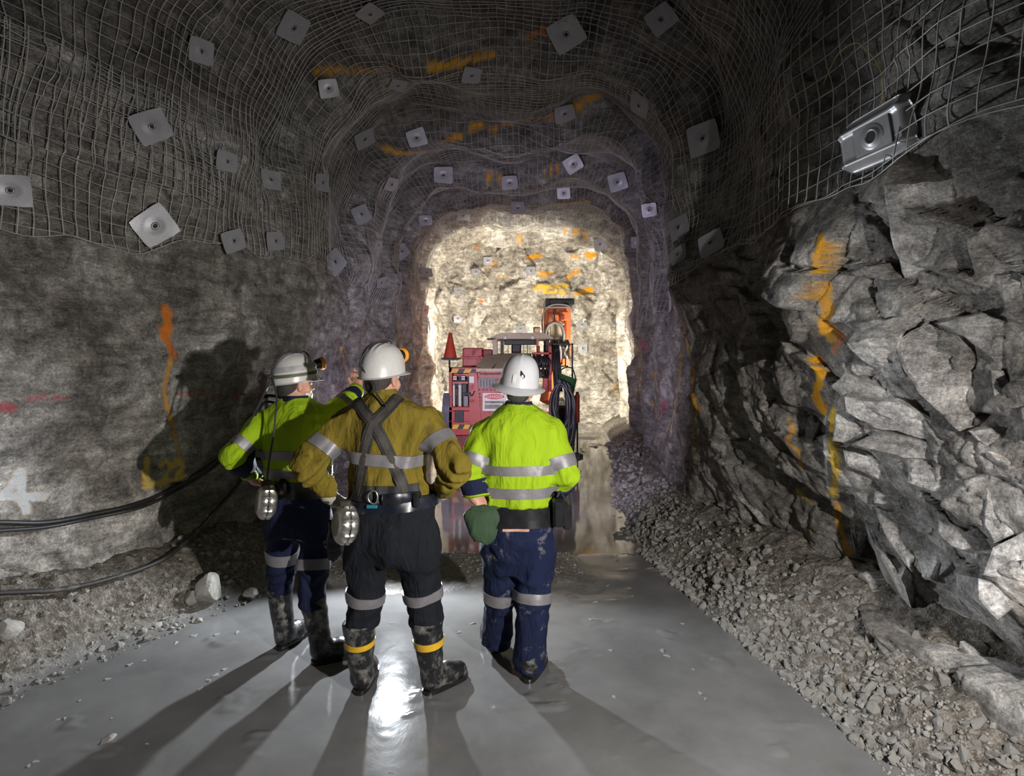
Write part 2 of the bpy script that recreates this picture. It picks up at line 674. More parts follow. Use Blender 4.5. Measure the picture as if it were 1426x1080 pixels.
def floor_z(x, y):
    p = np.stack([x, y, 0 * x], -1)
    xl = np.interp(y, *XEL) + 0.13 * fbm(p * 1.3, 3, 5)
    xr = np.interp(y, *XER) + 0.13 * fbm(p * 1.5, 3, 6)
    bl = np.clip((xl - x), -1, 3)
    br = np.clip((x - xr), -1, 3)
    bankL = 0.46 * sstep(-0.05, 0.62, bl) * np.interp(y, [3, 4.4, 5.5, 8], [1.0, 0.8, 0.6, 0.5])
    bankR = np.interp(y, [2, 3.5, 5, 8], [0.42, 0.36, 0.28, 0.22]) * sstep(0.0, 0.85, br) + 0.10 * sstep(0, 0.25, br)
    bank = np.maximum(sstep(-0.02, 0.22, bl), sstep(-0.02, 0.16, br))
    rough = 0.05 * fbm(p * 2.6, 4, 8) + 0.030 * fbm(p * 9, 3, 9)
    rough = rough + 0.03 * np.maximum(fbm(p * 17, 2, 10), 0)
    mud = 0.006 * fbm(p * 1.1, 2, 12) + 0.0035 * np.maximum(fbm(p * np.array([3.5, 5.5, 1]), 3, 13), 0)
    lump = sstep(0.42, 0.75, fbm(p * np.array([4.2, 6.0, 1.0]) + 4.0, 3, 14)) * 0.012
    # a dry gravelly strip beyond the workers, then standing water
    strip = sstep(4.55, 4.75, y + 0.25 * fbm(p * 2.2, 3, 15)) * sstep(5.55, 5.25, y + 0.25 * fbm(p * 2.2, 3, 16)) * sstep(0.9, 0.2, x + 0.3 * noise(p * 2, 19))
    mud = mud + strip * (0.035 + 0.02 * fbm(p * 8, 3, 17)) + lump * (1 - 0.6 * sstep(5.5, 6.0, y))
    # shallow basin that holds the water, churned patches standing out of it to the right
    basin = sstep(5.3, 5.7, y) * 0.06
    churn = sstep(0.05, 0.5, fbm(p * np.array([2.2, 1.5, 1]) + 2.0, 4, 18)) * 0.075 * sstep(0.45, 0.75, x)
    z = mud + bank * rough + bankL + bankR - basin * (1 - bank) + churn * sstep(5.2, 5.7, y) * (1 - bank)
    return z, np.maximum(bank, 0.6 * strip)


ysF = np.concatenate([np.linspace(-4, 1.9, 20), yspace(1.95, FACE_Y + 0.6, 0.0042, 0.0)])
xsF = np.concatenate([np.linspace(-3.9, -3.2, 8), np.linspace(-3.17, 2.4, 350), np.linspace(2.43, 4.0, 50)])
XF, YF = np.meshgrid(xsF, ysF, indexing='ij')
ZF, BANK = floor_z(XF, YF)
VFl = np.stack([XF, YF, ZF], -1)


def floor_material():
    t = NT('wet_mud_floor')
    co = t.coord()
    bank = t.attr('bank')
    n1 = t.noise(2.2, 5, 0.6, co, 0.3)
    n2 = t.noise(24, 5, 0.65, co)
    n3 = t.noise(90, 3, 0.6, co)
    mud = t.ramp(n1, [(0.3, (0.105, 0.104, 0.103)), (0.7, (0.165, 0.165, 0.166))])
    mud = t.mix(t.math('MULTIPLY', n2, 0.25), mud, (0.15, 0.145, 0.14))
    grav = t.ramp(n2, [(0.3, (0.065, 0.053, 0.042)), (0.5, (0.155, 0.136, 0.115)), (0.72, (0.32, 0.30, 0.27))])
    grav = t.mix(0.6, grav, t.ramp(n3, [(0.3, (0.2, 0.2, 0.2)), (0.7, (0.8, 0.8, 0.8))]), 'OVERLAY')
    t.set(t.mix(bank, mud, grav))
    wet = t.ramp(n1, [(0.35, (0.10, 0.10, 0.10)), (0.65, (0.17, 0.17, 0.17))])
    r = t.mix(bank, wet, (0.85, 0.85, 0.85))
    t.set(rough=r)
    hb = t.math('MULTIPLY_ADD', n3, 0.35, n2)
    fine = t.noise(7, 4, 0.55, t.map(co, (1, 0.6, 1)), 1.0)
    b1 = t.bump(t.math('MULTIPLY', t.math('MULTIPLY', hb, bank), 1.0), 0.9, 0.03)
    b2 = t.bump(fine, 0.06, 0.02, b1)
    t.set(normal=b2, spec=0.17)
    return t.m


M_floor = floor_material()
# ------------------------------------------------------------------ shell objects and ray casting on them
def shell(name, V, flip=False):
    nu, nv = V.shape[:2]
    q = grid_quads(nu, nv)
    if flip:
        q = q[:, ::-1]
    me = mesh_np(name, V, q, True)
    o = link(name, me, M_rock)
    tag(o, kind='structure')
    return o


wall_left = shell('wall_left', VL, True)
wall_right = shell('wall_right', VR)
ceiling = shell('ceiling', VC, True)
wall_far = shell('wall_far', VF, True)
meF = mesh_np('floor', VFl, grid_quads(*VFl.shape[:2]), True)
attr_float(meF, 'bank', BANK)
floor = link('floor', meF, M_floor)
tag(floor, kind='structure')
for o, lb in ((wall_left, 'grey rock side wall with wire mesh above and spray-painted marks'),
              (wall_right, 'broken grey rock side wall with an orange paint streak'),
              (ceiling, 'dark arched rock roof of the tunnel behind wire mesh'),
              (wall_far, 'brightly lit pale rock face at the end of the tunnel'),
              (floor, 'wet grey mud floor between gravel banks')):
    o['label'] = lb
bpy.context.view_layer.update()
from mathutils.bvhtree import BVHTree
SHELL = [wall_left, wall_right, ceiling, wall_far, floor]
_dg = bpy.context.evaluated_depsgraph_get()


def cast(px, py, objs=None):
    """the shell point behind a pixel: location, normal facing the drive, object"""
    o = Vector((0, 0, CAMH))
    d = Vector(pw(px, py, 1.0)) - o
    d.normalize()
    best = None
    for ob in (objs or SHELL):
        ok, loc, n, i = ob.ray_cast(o, d, depsgraph=_dg)
        if ok and (best is None or (loc - o).length < (best[0] - o).length):
            best = (loc, n if n.dot(d) < 0 else -n, ob)
    return best


def mean_normal(loc, ob, rad=0.15):
    """average surface normal round a shell point"""
    acc = Vector((0, 0, 0))
    view = Vector((0, 0, CAMH)) - loc
    for i in range(24):
        q = loc + Vector([random.uniform(-rad, rad) for _ in range(3)])
        ok, l2, n2, k = ob.closest_point_on_mesh(q, depsgraph=_dg)
        if ok:
            acc += n2 if n2.dot(view) > 0 else -n2
    return acc.normalized()


# ------------------------------------------------------------------ spray paint on the rock: colour attribute per vertex
YEL = (0.85, 0.40, 0.01)
YL2 = (0.80, 0.52, 0.03)
LTR = (0.80, 0.58, 0.14)
ORG = (0.85, 0.24, 0.02)
WHT = (0.80, 0.80, 0.80)
CRM = (0.72, 0.62, 0.42)
RED = (0.50, 0.03, 0.05)
PNK = (0.55, 0.04, 0.14)
# (pixel path, half width in metres, colour, strength)
STROKES = [
    # left wall: streak, L22, 4, red grade line
    ([(230, 428), (234, 450), (231, 470), (240, 492)], 0.030, ORG, 1.3),
    ([(240, 492), (232, 525), (228, 545), (240, 590), (244, 612)], 0.016, YEL, 1.1),
    ([(246, 618), (252, 645), (255, 662)], 0.013, YEL, 0.9),
    ([(205, 640), (203, 678), (226, 672)], 0.020, LTR, 2.0),
    ([(224, 648), (232, 641), (238, 650), (228, 668), (226, 672), (242, 668)], 0.015, LTR, 1.9),
    ([(240, 650), (247, 640), (254, 648), (246, 666), (243, 671), (258, 662)], 0.015, LTR, 1.9),
    ([(262, 690), (268, 684)], 0.012, YEL, 0.8),
    ([(29, 657), (3, 692), (60, 690)], 0.023, WHT, 2.3),
    ([(29, 657), (32, 690), (36, 711)], 0.023, WHT, 2.3),
    ([(0, 567), (18, 568)], 0.025, RED, 0.9), ([(42, 556), (62, 551)], 0.02, RED, 0.6), ([(76, 553), (92, 555)], 0.016, RED, 0.55),
    ([(245, 548), (300, 549)], 0.016, RED, 0.6), ([(322, 550), (344, 549)], 0.018, RED, 0.7), ([(352, 548), (360, 549)], 0.018, RED, 0.7),
    ([(474, 483), (481, 508), (484, 520)], 0.02, YEL, 0.9),
    ([(470, 540), (478, 536), (484, 542)], 0.03, PNK, 0.8), ([(498, 540), (520, 545)], 0.03, PNK, 0.5),
    ([(580, 500), (583, 506)], 0.04, RED, 0.8), ([(578, 530), (580, 545)], 0.03, YEL, 0.6),
    # right wall: the big streak
    ([(1143, 332), (1137, 360), (1141, 390)], 0.026, YEL, 1.5),
    ([(1141, 390), (1152, 430), (1150, 455), (1158, 470)], 0.042, YEL, 1.2),
    ([(1162, 455), (1172, 470), (1160, 490)], 0.022, ORG, 0.8),
    ([(1140, 500), (1141, 530), (1135, 548), (1148, 572)], 0.036, YEL, 1.7),
    ([(1160, 572), (1156, 612), (1162, 640), (1164, 668), (1158, 690)], 0.026, YL2, 1.2),
    ([(1150, 575), (1148, 600), (1150, 640), (1153, 690)], 0.014, WHT, 1.0),
    ([(1166, 700), (1170, 735), (1180, 765), (1186, 800), (1184, 812)], 0.022, YEL, 0.9),
    ([(1100, 586), (1103, 598), (1096, 615), (1112, 628), (1116, 650)], 0.016, YEL, 0.9),
    ([(1108, 680), (1118, 690), (1130, 700)], 0.016, YL2, 0.8), ([(1130, 735), (1126, 760), (1140, 775)], 0.012, YL2, 0.7),
    ([(1160, 845), (1163, 852)], 0.018, ORG, 0.9),
    # right wall farther in
    ([(950, 448), (956, 475), (959, 492)], 0.02, YL2, 1.0),
    ([(966, 515), (963, 545), (968, 565), (974, 570)], 0.024, YEL, 1.2),
    ([(970, 575), (965, 600), (968, 625)], 0.018, YL2, 0.8),
    ([(947, 492), (947, 530), (940, 565), (934, 600)], 0.016, YL2, 0.9), ([(945, 560), (936, 580), (928, 600)], 0.012, CRM, 0.9),
    ([(911, 520), (914, 535)], 0.03, YEL, 0.9), ([(908, 560), (914, 573)], 0.026, YEL, 0.9),
    ([(926, 560), (918, 585)], 0.035, PNK, 0.7), ([(893, 478), (896, 482)], 0.05, PNK, 0.6),
    # the back: perimeter lines of each round
    ([(440, 100), (470, 97), (510, 100), (548, 94)], 0.031, YEL, 0.9),
    ([(600, 95), (635, 88), (685, 76)], 0.037, YEL, 1.3),
    ([(735, 52), (760, 42)], 0.031, ORG, 1.0),
    ([(536, 206), (560, 214), (590, 212)], 0.037, YEL, 1.2),
    ([(612, 200), (640, 190), (665, 175), (690, 178)], 0.037, YEL, 1.2),
    ([(700, 172), (720, 168), (750, 164), (790, 160)], 0.031, YEL, 1.0), ([(806, 146), (838, 128)], 0.056, YEL, 1.3),
    ([(623, 272), (640, 268)], 0.037, YEL, 1.1), ([(680, 250), (697, 246)], 0.050, YEL, 1.3), ([(760, 242), (778, 234)], 0.043, YEL, 1.2),
    ([(780, 284), (820, 280)], 0.043, YEL, 1.2), ([(700, 304), (725, 300)], 0.031, YEL, 0.8),
    ([(640, 305), (665, 306)], 0.037, ORG, 0.6), ([(788, 322), (806, 320)], 0.062, YEL, 1.2), ([(815, 325), (825, 323)], 0.056, YEL, 1.1),
    ([(718, 334), (728, 331)], 0.050, YEL, 1.2), ([(661, 344), (670, 342)], 0.037, ORG, 1.0),
    ([(736, 358), (752, 356)], 0.068, YEL, 1.4), ([(818, 356), (830, 354)], 0.068, YEL, 1.5), ([(680, 368), (692, 365)], 0.050, YEL, 1.1),
    ([(795, 358), (805, 357)], 0.050, YEL, 1.0),
    ([(752, 383), (768, 380)], 0.062, YEL, 1.1), ([(790, 386), (806, 378)], 0.062, YEL, 1.1), ([(745, 400), (790, 398)], 0.074, YL2, 1.2),
    ([(760, 408), (785, 405)], 0.074, YL2, 1.2), ([(800, 410), (822, 404)], 0.062, YEL, 1.5), ([(690, 386), (705, 384)], 0.037, YL2, 0.7),
    ([(664, 426), (668, 418), (672, 420)], 0.037, ORG, 1.4),
    ([(855, 530), (858, 545)], 0.037, YL2, 0.8),
]
PAINT = {o.name: (np.zeros((len(o.data.vertices), 4), np.float32), np.zeros(len(o.data.vertices), np.float32)) for o in SHELL[:4]}
CO = {'wall_left': VL.reshape(-1, 3), 'wall_right': VR.reshape(-1, 3), 'ceiling': VC.reshape(-1, 3), 'wall_far': VF.reshape(-1, 3)}
for path, hw, c, st in STROKES:
    pts = []
    for a, b in zip(path[:-1], path[1:]):
        k = max(2, int(math.hypot(b[0] - a[0], b[1] - a[1]) / 3))
        for i in range(k):
            pts.append((a[0] + (b[0] - a[0]) * i / k, a[1] + (b[1] - a[1]) * i / k))
    pts.append(path[-1])
    by = {}
    for q in pts:
        h = cast(q[0], q[1], SHELL[:4])
        if h:
            by.setdefault(h[2].name, []).append(np.array(h[0]))
    for nm, hits in by.items():
        P = CO[nm]
        H = np.array(hits)
        lo, hi = H.min(0) - 3 * hw, H.max(0) + 3 * hw
        idx = np.nonzero(((P > lo) & (P < hi)).all(1))[0]
        if len(idx) == 0:
            continue
        Q = P[idx]
        d2 = np.full(len(idx), 9.0)
        for h in H:
            d2 = np.minimum(d2, ((Q - h) ** 2).sum(1))
        dd = np.sqrt(d2) * (1 + 0.35 * noise(Q * 25.0, 3) + (0.45 if hw > 0.024 else 0.0) * noise(Q * 6.0, 4))
        a = st * sstep(1.5 * hw, 0.55 * hw, dd)
        colA, amt = PAINT[nm]
        m = a > amt[idx]
        ii = idx[m]
        amt[ii] = a[m]
        colA[ii] = (*c, 1)
for o in SHELL[:4]:
    colA, amt = PAINT[o.name]
    z = amt <= 0
    colA[z] = (0.8, 0.4, 0.02, 1)
    attr_color(o.data, 'paint', colA)
    attr_float(o.data, 'paint_amount', amt)
    P = CO[o.name]
    # rock tint: lit brightness put into the colour towards the face; paler grey low on the left wall
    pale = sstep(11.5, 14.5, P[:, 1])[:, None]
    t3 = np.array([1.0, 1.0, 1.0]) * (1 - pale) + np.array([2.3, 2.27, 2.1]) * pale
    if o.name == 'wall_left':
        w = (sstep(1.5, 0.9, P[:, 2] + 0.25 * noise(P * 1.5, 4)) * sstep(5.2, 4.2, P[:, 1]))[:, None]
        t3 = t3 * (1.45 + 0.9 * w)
    if o.name == 'wall_right':
        w = (sstep(0.25, 0.5, fbm(P * np.array([1.4, 1.2, 2.0]), 3, 77)) * sstep(5, 4, P[:, 1]))[:, None]
        t3 = t3 * (1.3 + 0.6 * w)
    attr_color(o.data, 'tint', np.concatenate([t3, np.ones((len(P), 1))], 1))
# ------------------------------------------------------------------ water standing on the roadway beyond the workers
def water_material():
    t = NT('muddy_water')
    co = t.coord()
    n = t.noise(1.6, 4, 0.6, co, 0.4)
    t.set(t.ramp(n, [(0.3, (0.13, 0.12, 0.105)), (0.7, (0.20, 0.185, 0.165))]), 0.06)
    t.set(normal=t.bump(t.noise(5.0, 3, 0.5, t.map(co, (1, 0.5, 1)), 0.5), 0.035, 0.02))
    return t.m


M_water = water_material()
wy = np.linspace(5.0, FACE_Y, 60)
wx = np.linspace(0, 1, 14)
WX = np.stack([np.interp(wy, *XEL) - 0.25 + u * (np.interp(wy, *XER) - np.interp(wy, *XEL) + 0.5) for u in wx], 0)
WV = np.stack([WX, np.broadcast_to(wy, WX.shape), np.full(WX.shape, -0.018)], -1)
water = link('water', mesh_np('water', WV, grid_quads(14, 60), True), M_water)
tag(water, 'shallow muddy water standing on the tunnel floor before the drill rig', 'water', kind='stuff')

# ------------------------------------------------------------------ wire mesh sheets
def back_surf(Uv, Y, wire=False):
    XL_, XR_, ZC_ = plan(Y)
    t_ = 2 * ((ZC_ - RC - S_SHIFT) + RC * math.pi / 2) + (XR_ - XL_ - 2 * RC)
    a = surf(S_SHIFT + Uv, Y, -1, wire=wire)
    b = surf(S_SHIFT + (t_ - Uv), Y, 1, wire=wire)
    w = sstep(0.35, 0.65, Uv / t_)[..., None]
    return a * (1 - w) + b * w


def tubes_np(P, r):
    """P (L, m, 3): L wires of m points; three-sided tubes"""
    L, m = P.shape[:2]
    T = np.gradient(P, axis=1)
    T /= np.linalg.norm(T, axis=2, keepdims=True) + 1e-9
    ref = np.array([0.31, 0.27, 0.91]); ref /= np.linalg.norm(ref)
    A = np.cross(T, ref); A /= np.linalg.norm(A, axis=2, keepdims=True) + 1e-9
    B = np.cross(T, A)
    V = np.stack([P + r * (math.cos(a) * A + math.sin(a) * B) for a in (0.3, 0.3 + 2.094, 0.3 + 4.189)], 2)  # L,m,3,3
    l, i, k = np.meshgrid(np.arange(L), np.arange(m - 1), np.arange(3), indexing='ij')
    k2 = (k + 1) % 3
    b = (l * m + i) * 3
    b2 = b + 3
    Q = np.stack([b + k, b + k2, b2 + k2, b2 + k], -1).reshape(-1, 4)
    return V.reshape(-1, 3), Q


M_wire = mat_plain('galvanised_wire', (0.44, 0.43, 0.415), 0.5, 0.1, 0.35, 6)
EDGE_L = ([-4, 3.3, 4.2, 5.2, 7.2, 9, 11, 18], [2.45, 2.47, 2.62, 2.75, 2.92, 2.8, 2.6, 2.3])
EDGE_R = ([-4, 2.2, 5.0, 6.2, 8.0, 12, 18], [2.72, 2.72, 2.72, 2.6, 2.5, 2.3, 2.2])


def warp(s, y, seed):
    p = np.stack([s, y, 0 * s + seed], -1)
    return s + 0.045 * noise(p * 1.4, 5) + 0.012 * noise(p * 6.0, 6), y + 0.05 * noise(p * 1.3, 7) + 0.014 * noise(p * 6.0, 8)


def sheet(name, label, fn, ylo, yhi, slo, shi, seed, wr=0.0040, gap=0.082):
    """fn(s, y) -> points; slo/shi: functions of y"""
    ys = np.arange(ylo, yhi, gap)
    V, Q, o = [], [], 0
    m = 90
    # hoops
    lo, hi = slo(ys), shi(ys)
    S = lo[:, None] + (hi - lo)[:, None] * np.linspace(0, 1, m)[None]
    Y = np.broadcast_to(ys[:, None], S.shape)
    S2, Y2 = warp(S, Y, seed)
    v, q = tubes_np(fn(S2, Y2), wr)
    V.append(v); Q.append(q); o += len(v)
    # long wires
    yy = np.arange(ylo - 0.03, yhi, 0.055)
    smin, smax = lo.min(), hi.max()
    for s0 in np.arange(smin, smax, gap):
        a = slo(yy)
        keep = (s0 >= a - 0.001) & (s0 <= shi(yy) + 0.001)
        if keep.sum() < 4:
            continue
        i0, i1 = np.nonzero(keep)[0][[0, -1]]
        ys2 = yy[i0:i1 + 1]
        S2, Y2 = warp(np.full(len(ys2), s0)[None], ys2[None], seed)
        v, q = tubes_np(fn(S2, Y2), wr)
        V.append(v); Q.append(q + o); o += len(v)
    a = slo(yy)                                             # border wire along the lower edge
    S2, Y2 = warp(a[None], yy[None], seed)
    v, q = tubes_np(fn(S2, Y2), wr * 1.15)
    V.append(v); Q.append(q + o); o += len(v)
    ob = link(name, mesh_np(name, np.concatenate(V), np.concatenate(Q), True), M_wire)
    return tag(ob, label, 'wire mesh', 'wire mesh sheets on the rock')


eL = lambda y: np.interp(y, *EDGE_L) + 0.05 * np.sin(y * 4.1) + 0.03 * np.sin(y * 9.7 + 1)
eR = lambda y: np.interp(y, *EDGE_R) + 0.03 * np.sin(y * 3.7)
top = lambda y: np.full_like(y, S_SHIFT + 0.03)
zero = lambda y: np.zeros_like(y)


def tot_(y):
    XL_, XR_, ZC_ = plan(y)
    return 2 * ((ZC_ - RC - S_SHIFT) + RC * math.pi / 2) + (XR_ - XL_ - 2 * RC)


fL = lambda s, y: surf(s, y, -1, wire=True)
fR = lambda s, y: surf(s, y, 1, wire=True)
fB = lambda s, y: back_surf(s, y, True)
sheet('wire_mesh_sheet', 'near wire mesh sheet on the left wall above the white number four', fL, 2.6, 6.2, eL, top, 1)
sheet('wire_mesh_sheet', 'wire mesh sheet on the left wall above the pointing worker', fL, 6.15, 9.6, eL, top, 2)
sheet('wire_mesh_sheet', 'far wire mesh sheet on the left wall ending beside the lit face', fL, 9.55, 14.6, eL, top, 3)
sheet('wire_mesh_sheet', 'near wire mesh sheet on the right wall around the large bolt plate', fR, 1.75, 6.0, eR, top, 4, 0.0044, 0.1)
sheet('wire_mesh_sheet', 'wire mesh sheet on the right wall where the tunnel widens', fR, 5.95, 9.6, eR, top, 5)
sheet('wire_mesh_sheet', 'far wire mesh sheet on the right wall beside the lit face', fR, 9.55, 14.6, eR, top, 6)
sheet('wire_mesh_sheet', 'dark near wire mesh sheet under the roof at the top of the picture', fB, 3.4, 6.5, zero, tot_, 7)
sheet('wire_mesh_sheet', 'wire mesh sheet under the middle of the roof between yellow lines', fB, 6.45, 10.2, zero, tot_, 8)
sheet('wire_mesh_sheet', 'far wire mesh sheet under the roof just before the lit face', fB, 10.15, 14.6, zero, tot_, 9)

# a second, overlapping strip of mesh high on the near left wall
over_lo = lambda y: np.full_like(y, 3.05)
sheet('wire_mesh_sheet', 'overlapping second wire mesh strip high on the near left wall', lambda s, y: surf(s, y, -1, 0.02, True), 2.63, 5.0, over_lo, top, 17)

# ------------------------------------------------------------------ rock bolt plates
M_plate = mat_plain('plate_steel', (0.36, 0.355, 0.38), 0.42, 0.30, 0.22, 25, 0.10, 60)
M_hole = mat_plain('bolt_dark', (0.02, 0.02, 0.022), 0.7)
M_bolt = mat_plain('bolt_steel', (0.30, 0.29, 0.29), 0.45, 0.6)


def plate_mesh(seed, round_c=0.12, bend=0.03):
    n = 19
    r = np.random.default_rng(seed)
    u = np.linspace(-1, 1, n)
    A, B = np.meshgrid(u, u, indexing='ij')
    rad = np.sqrt(A * A + B * B)
    h = 0.030 * np.exp(-(rad / 0.40) ** 2) - 0.006 * np.exp(-((rad - 0.55) / 0.08) ** 2)
    c = r.uniform(-1, 1, 4)
    corner = [(A * sa > 0) & (B * sb > 0) for sa in (-1, 1) for sb in (-1, 1)]
    for cc, m in zip(c, corner):
        h = h - np.where(m, bend * cc * np.clip(np.abs(A * B) - 0.25, 0, 1), 0)
    k = 1 - round_c * np.clip(np.abs(A * B) - 0.55, 0, 1)
    X = A * 0.5 * k * (1 + 0.05 * c[0] * B)
    Yp = B * 0.5 * k * (1 + 0.07 * c[1] * A)
    topv = np.stack([X, Yp, h], -1).reshape(-1, 3)
    bot = topv - np.array([0, 0, 0.018])
    q = grid_quads(n, n)
    qs = [q, q[:, ::-1] + n * n]
    rim = [i * n for i in range(n)] + [(n - 1) * n + j for j in range(1, n)] + [i * n + n - 1 for i in range(n - 2, -1, -1)] + [j for j in range(n - 2, 0, -1)]
    rim = np.array(rim)
    qs.append(np.stack([rim, rim + n * n, np.roll(rim, -1) + n * n, np.roll(rim, -1)], -1)[:, ::-1])
    me = mesh_np('plate', np.concatenate([topv, bot]), np.concatenate(qs), True)
    me.set_sharp_from_angle(angle=math.radians(40))
    me.materials.append(M_plate)
    return me


PLATES = [plate_mesh(k) for k in range(4)]
_m = MB().lathe([(0.075, 0.0), (0.115, 0.022), (0.10, 0.040), (0.066, 0.048), (0.058, 0.030)], (0, 0, 0), n=18)
_t = _m.build('collar', M_bolt, smooth=True); COLLAR = _t.data; bpy.data.objects.remove(_t)
_t = MB().lathe([(0.058, 0.028), (0.054, 0.046), (0.02, 0.047)], (0, 0, 0), n=14).build('bolt_end', M_hole, smooth=True); BOLT = _t.data; bpy.data.objects.remove(_t)


def basis(n, rot, up=Vector((0, 0, 1))):
    z = n.normalized()
    x = up.cross(z)
    if x.length < 0.2:
        x = Vector((1, 0, 0))
    x.normalize()
    y = z.cross(x)
    R = Matrix((x, y, z)).transposed()
    return R @ Matrix.Rotation(math.radians(rot), 3, 'Z')


def put_plate(px, py, size_px, rot, label, k, squash=1.0, lift=0.085, objs=None):
    h = cast(px, py, objs or SHELL[:4])
    if not h:
        return
    loc, n, ob = h
    n = mean_normal(loc, ob, 0.2)
    view = (Vector((0, 0, CAMH)) - loc).normalized()
    n = (n + 0.35 * view).normalized()
    size = min(0.36, max(0.2, size_px * loc.y / F))
    e = empty('rock_bolt_plate', loc + n * lift)
    R = basis(n, rot).to_4x4()
    e.rotation_euler = R.to_euler()
    e.scale = (size, size * squash, size)
    for nm, me in (('plate', PLATES[k % 4]), ('collar', COLLAR), ('bolt_end', BOLT)):
        o = bpy.data.objects.new(nm, me)
        col.objects.link(o)
        o.parent = e
    tag(e, label, 'bolt plate', 'rock bolt plates on the rock')
    return e


PL = [
    (203, 178, 50, 35, 'large pale diamond-set bolt plate high on the near left wall mesh'),
    (210, 313, 50, 42, 'pale tilted bolt plate at the left mesh edge, above the orange streak'),
    (272, 70, 34, 8, 'dull bolt plate high up in the left shoulder of the roof'),
    (307, 224, 27, 5, 'small bolt plate between the large diamond-set plate and a squarer pale one'),
    (372, 253, 29, 2, 'square-set pale bolt plate, left one of a level pair on the left wall'),
    (441, 253, 26, 10, 'pale bolt plate, right one of a level pair on the left wall'),
    (316, 336, 36, 25, 'bent-looking bolt plate at the mesh edge above the shadow of the workers'),
    (376, 336, 28, 12, 'small pale bolt plate at the mesh edge, above the pointing worker\'s helmet and left'),
    (461, 366, 32, 45, 'diamond-set pale bolt plate at the mesh edge between the two left helmets'),
    (4, 264, 52, 10, 'bolt plate cut off by the left border of the picture'),
    (402, 32, 42, 5, 'flat-lying bolt plate near the top left of the roof'),
    (455, 121, 18, 20, 'tiny bolt plate at the left end of the upper yellow line'),
    (503, 190, 30, 45, 'diamond-set bolt plate left of the second yellow roof line'),
    (580, 189, 26, 20, 'tilted bolt plate right above the left end of the second yellow roof line'),
    (500, 300, 26, 30, 'slim tilted bolt plate on the left wall above the middle helmet'),
    (521, 340, 18, 5, 'small narrow bolt plate on the left wall, second above the middle helmet'),
    (558, 351, 20, 40, 'small diamond-set bolt plate above and right of the middle helmet'),
    (526, 391, 16, 20, 'small bolt plate directly above the middle helmet, lowest of its column'),
    (593, 381, 16, 5, 'small bolt plate left of the upper corner of the lit face'),
    (588, 431, 16, 5, 'small bolt plate on dark rock left of the lit face, level with its middle'),
    (512, 8, 34, 15, 'bolt plate cut by the top border of the picture'),
    (552, 111, 24, 10, 'faint bolt plate just under the upper yellow roof line'),
    (655, 99, 24, 4, 'faint bolt plate below the right end of the upper yellow roof line'),
    (790, 42, 46, 20, 'large dull bolt plate beside the orange patch at the top of the roof'),
    (540, 253, 24, 10, 'faint bolt plate on the left shoulder below the second yellow roof line'),
    (617, 241, 26, 2, 'bluish bolt plate under the middle of the second yellow roof line'),
    (710, 252, 22, 5, 'violet-grey bolt plate right of the third row yellow mark'),
    (785, 155, 28, 18, 'bolt plate beside the bright yellow end of the second roof line'),
    (798, 227, 24, 30, 'rounded-looking bolt plate below the bright yellow end of the second roof line'),
    (897, 141, 34, 35, 'bolt plate in the right shoulder of the roof'),
    (925, 20, 42, 10, 'dark bolt plate in the top right shoulder of the roof'),
    (862, 253, 26, 8, 'bolt plate on the right shoulder above the lit face'),
    (905, 292, 20, 5, 'violet bolt plate on the right wall, upper one of the two nearest the lit face'),
    (888, 337, 20, 3, 'violet bolt plate on the right wall, lower one of the two nearest the lit face'),
    (722, 287, 20, 3, 'thin-looking bolt plate in the roof right above the lit face, middle of its row'),
    (645, 297, 18, 4, 'dim bolt plate in the roof above the left of the lit face'),
    (593, 305, 18, 4, 'dim bolt plate on the left shoulder just above the lit face'),
    (785, 268, 18, 4, 'dim bolt plate above the right part of the lit face'),
    (985, 193, 46, 4, 'dark square bolt plate in the corner left of the large near plate'),
    (998, 341, 40, 18, 'bent bolt plate where the right wall mesh ends at the corner'),
    (953, 318, 34, 14, 'pale bolt plate on the corner of the right wall, upper of two'),
    (952, 358, 28, 20, 'pale bolt plate on the corner of the right wall, lower of two'),
    (725, 459, 13, 3, 'white bolt plate on the lit face left of the orange boom'),
    (811, 453, 13, 20, 'white bolt plate on the lit face right of the orange boom, upper of two'),
    (811, 485, 13, 3, 'white bolt plate on the lit face right of the orange boom, lower of two'),
    (662, 379, 13, 10, 'white bolt plate at the upper left of the lit face'),
    (738, 377, 13, 4, 'bright bolt plate in the lit roof at the middle of the face'),
    (837, 340, 18, 6, 'bright bolt plate in the lit roof at the right of the face'),
    (637, 405, 12, 6, 'bright bolt plate on the lit left side, above the red traffic cone, upper of two'),
    (637, 444, 12, 6, 'bright bolt plate on the lit left side, above the red traffic cone, lower of two'),
    (679, 363, 12, 3, 'small bright bolt plate in the lit roof beside a yellow patch'),
]
for i, (px, py, spx, rot, lb) in enumerate(PL):
    put_plate(px, py, spx, rot, lb, i, 0.9 if i % 3 else 0.8)

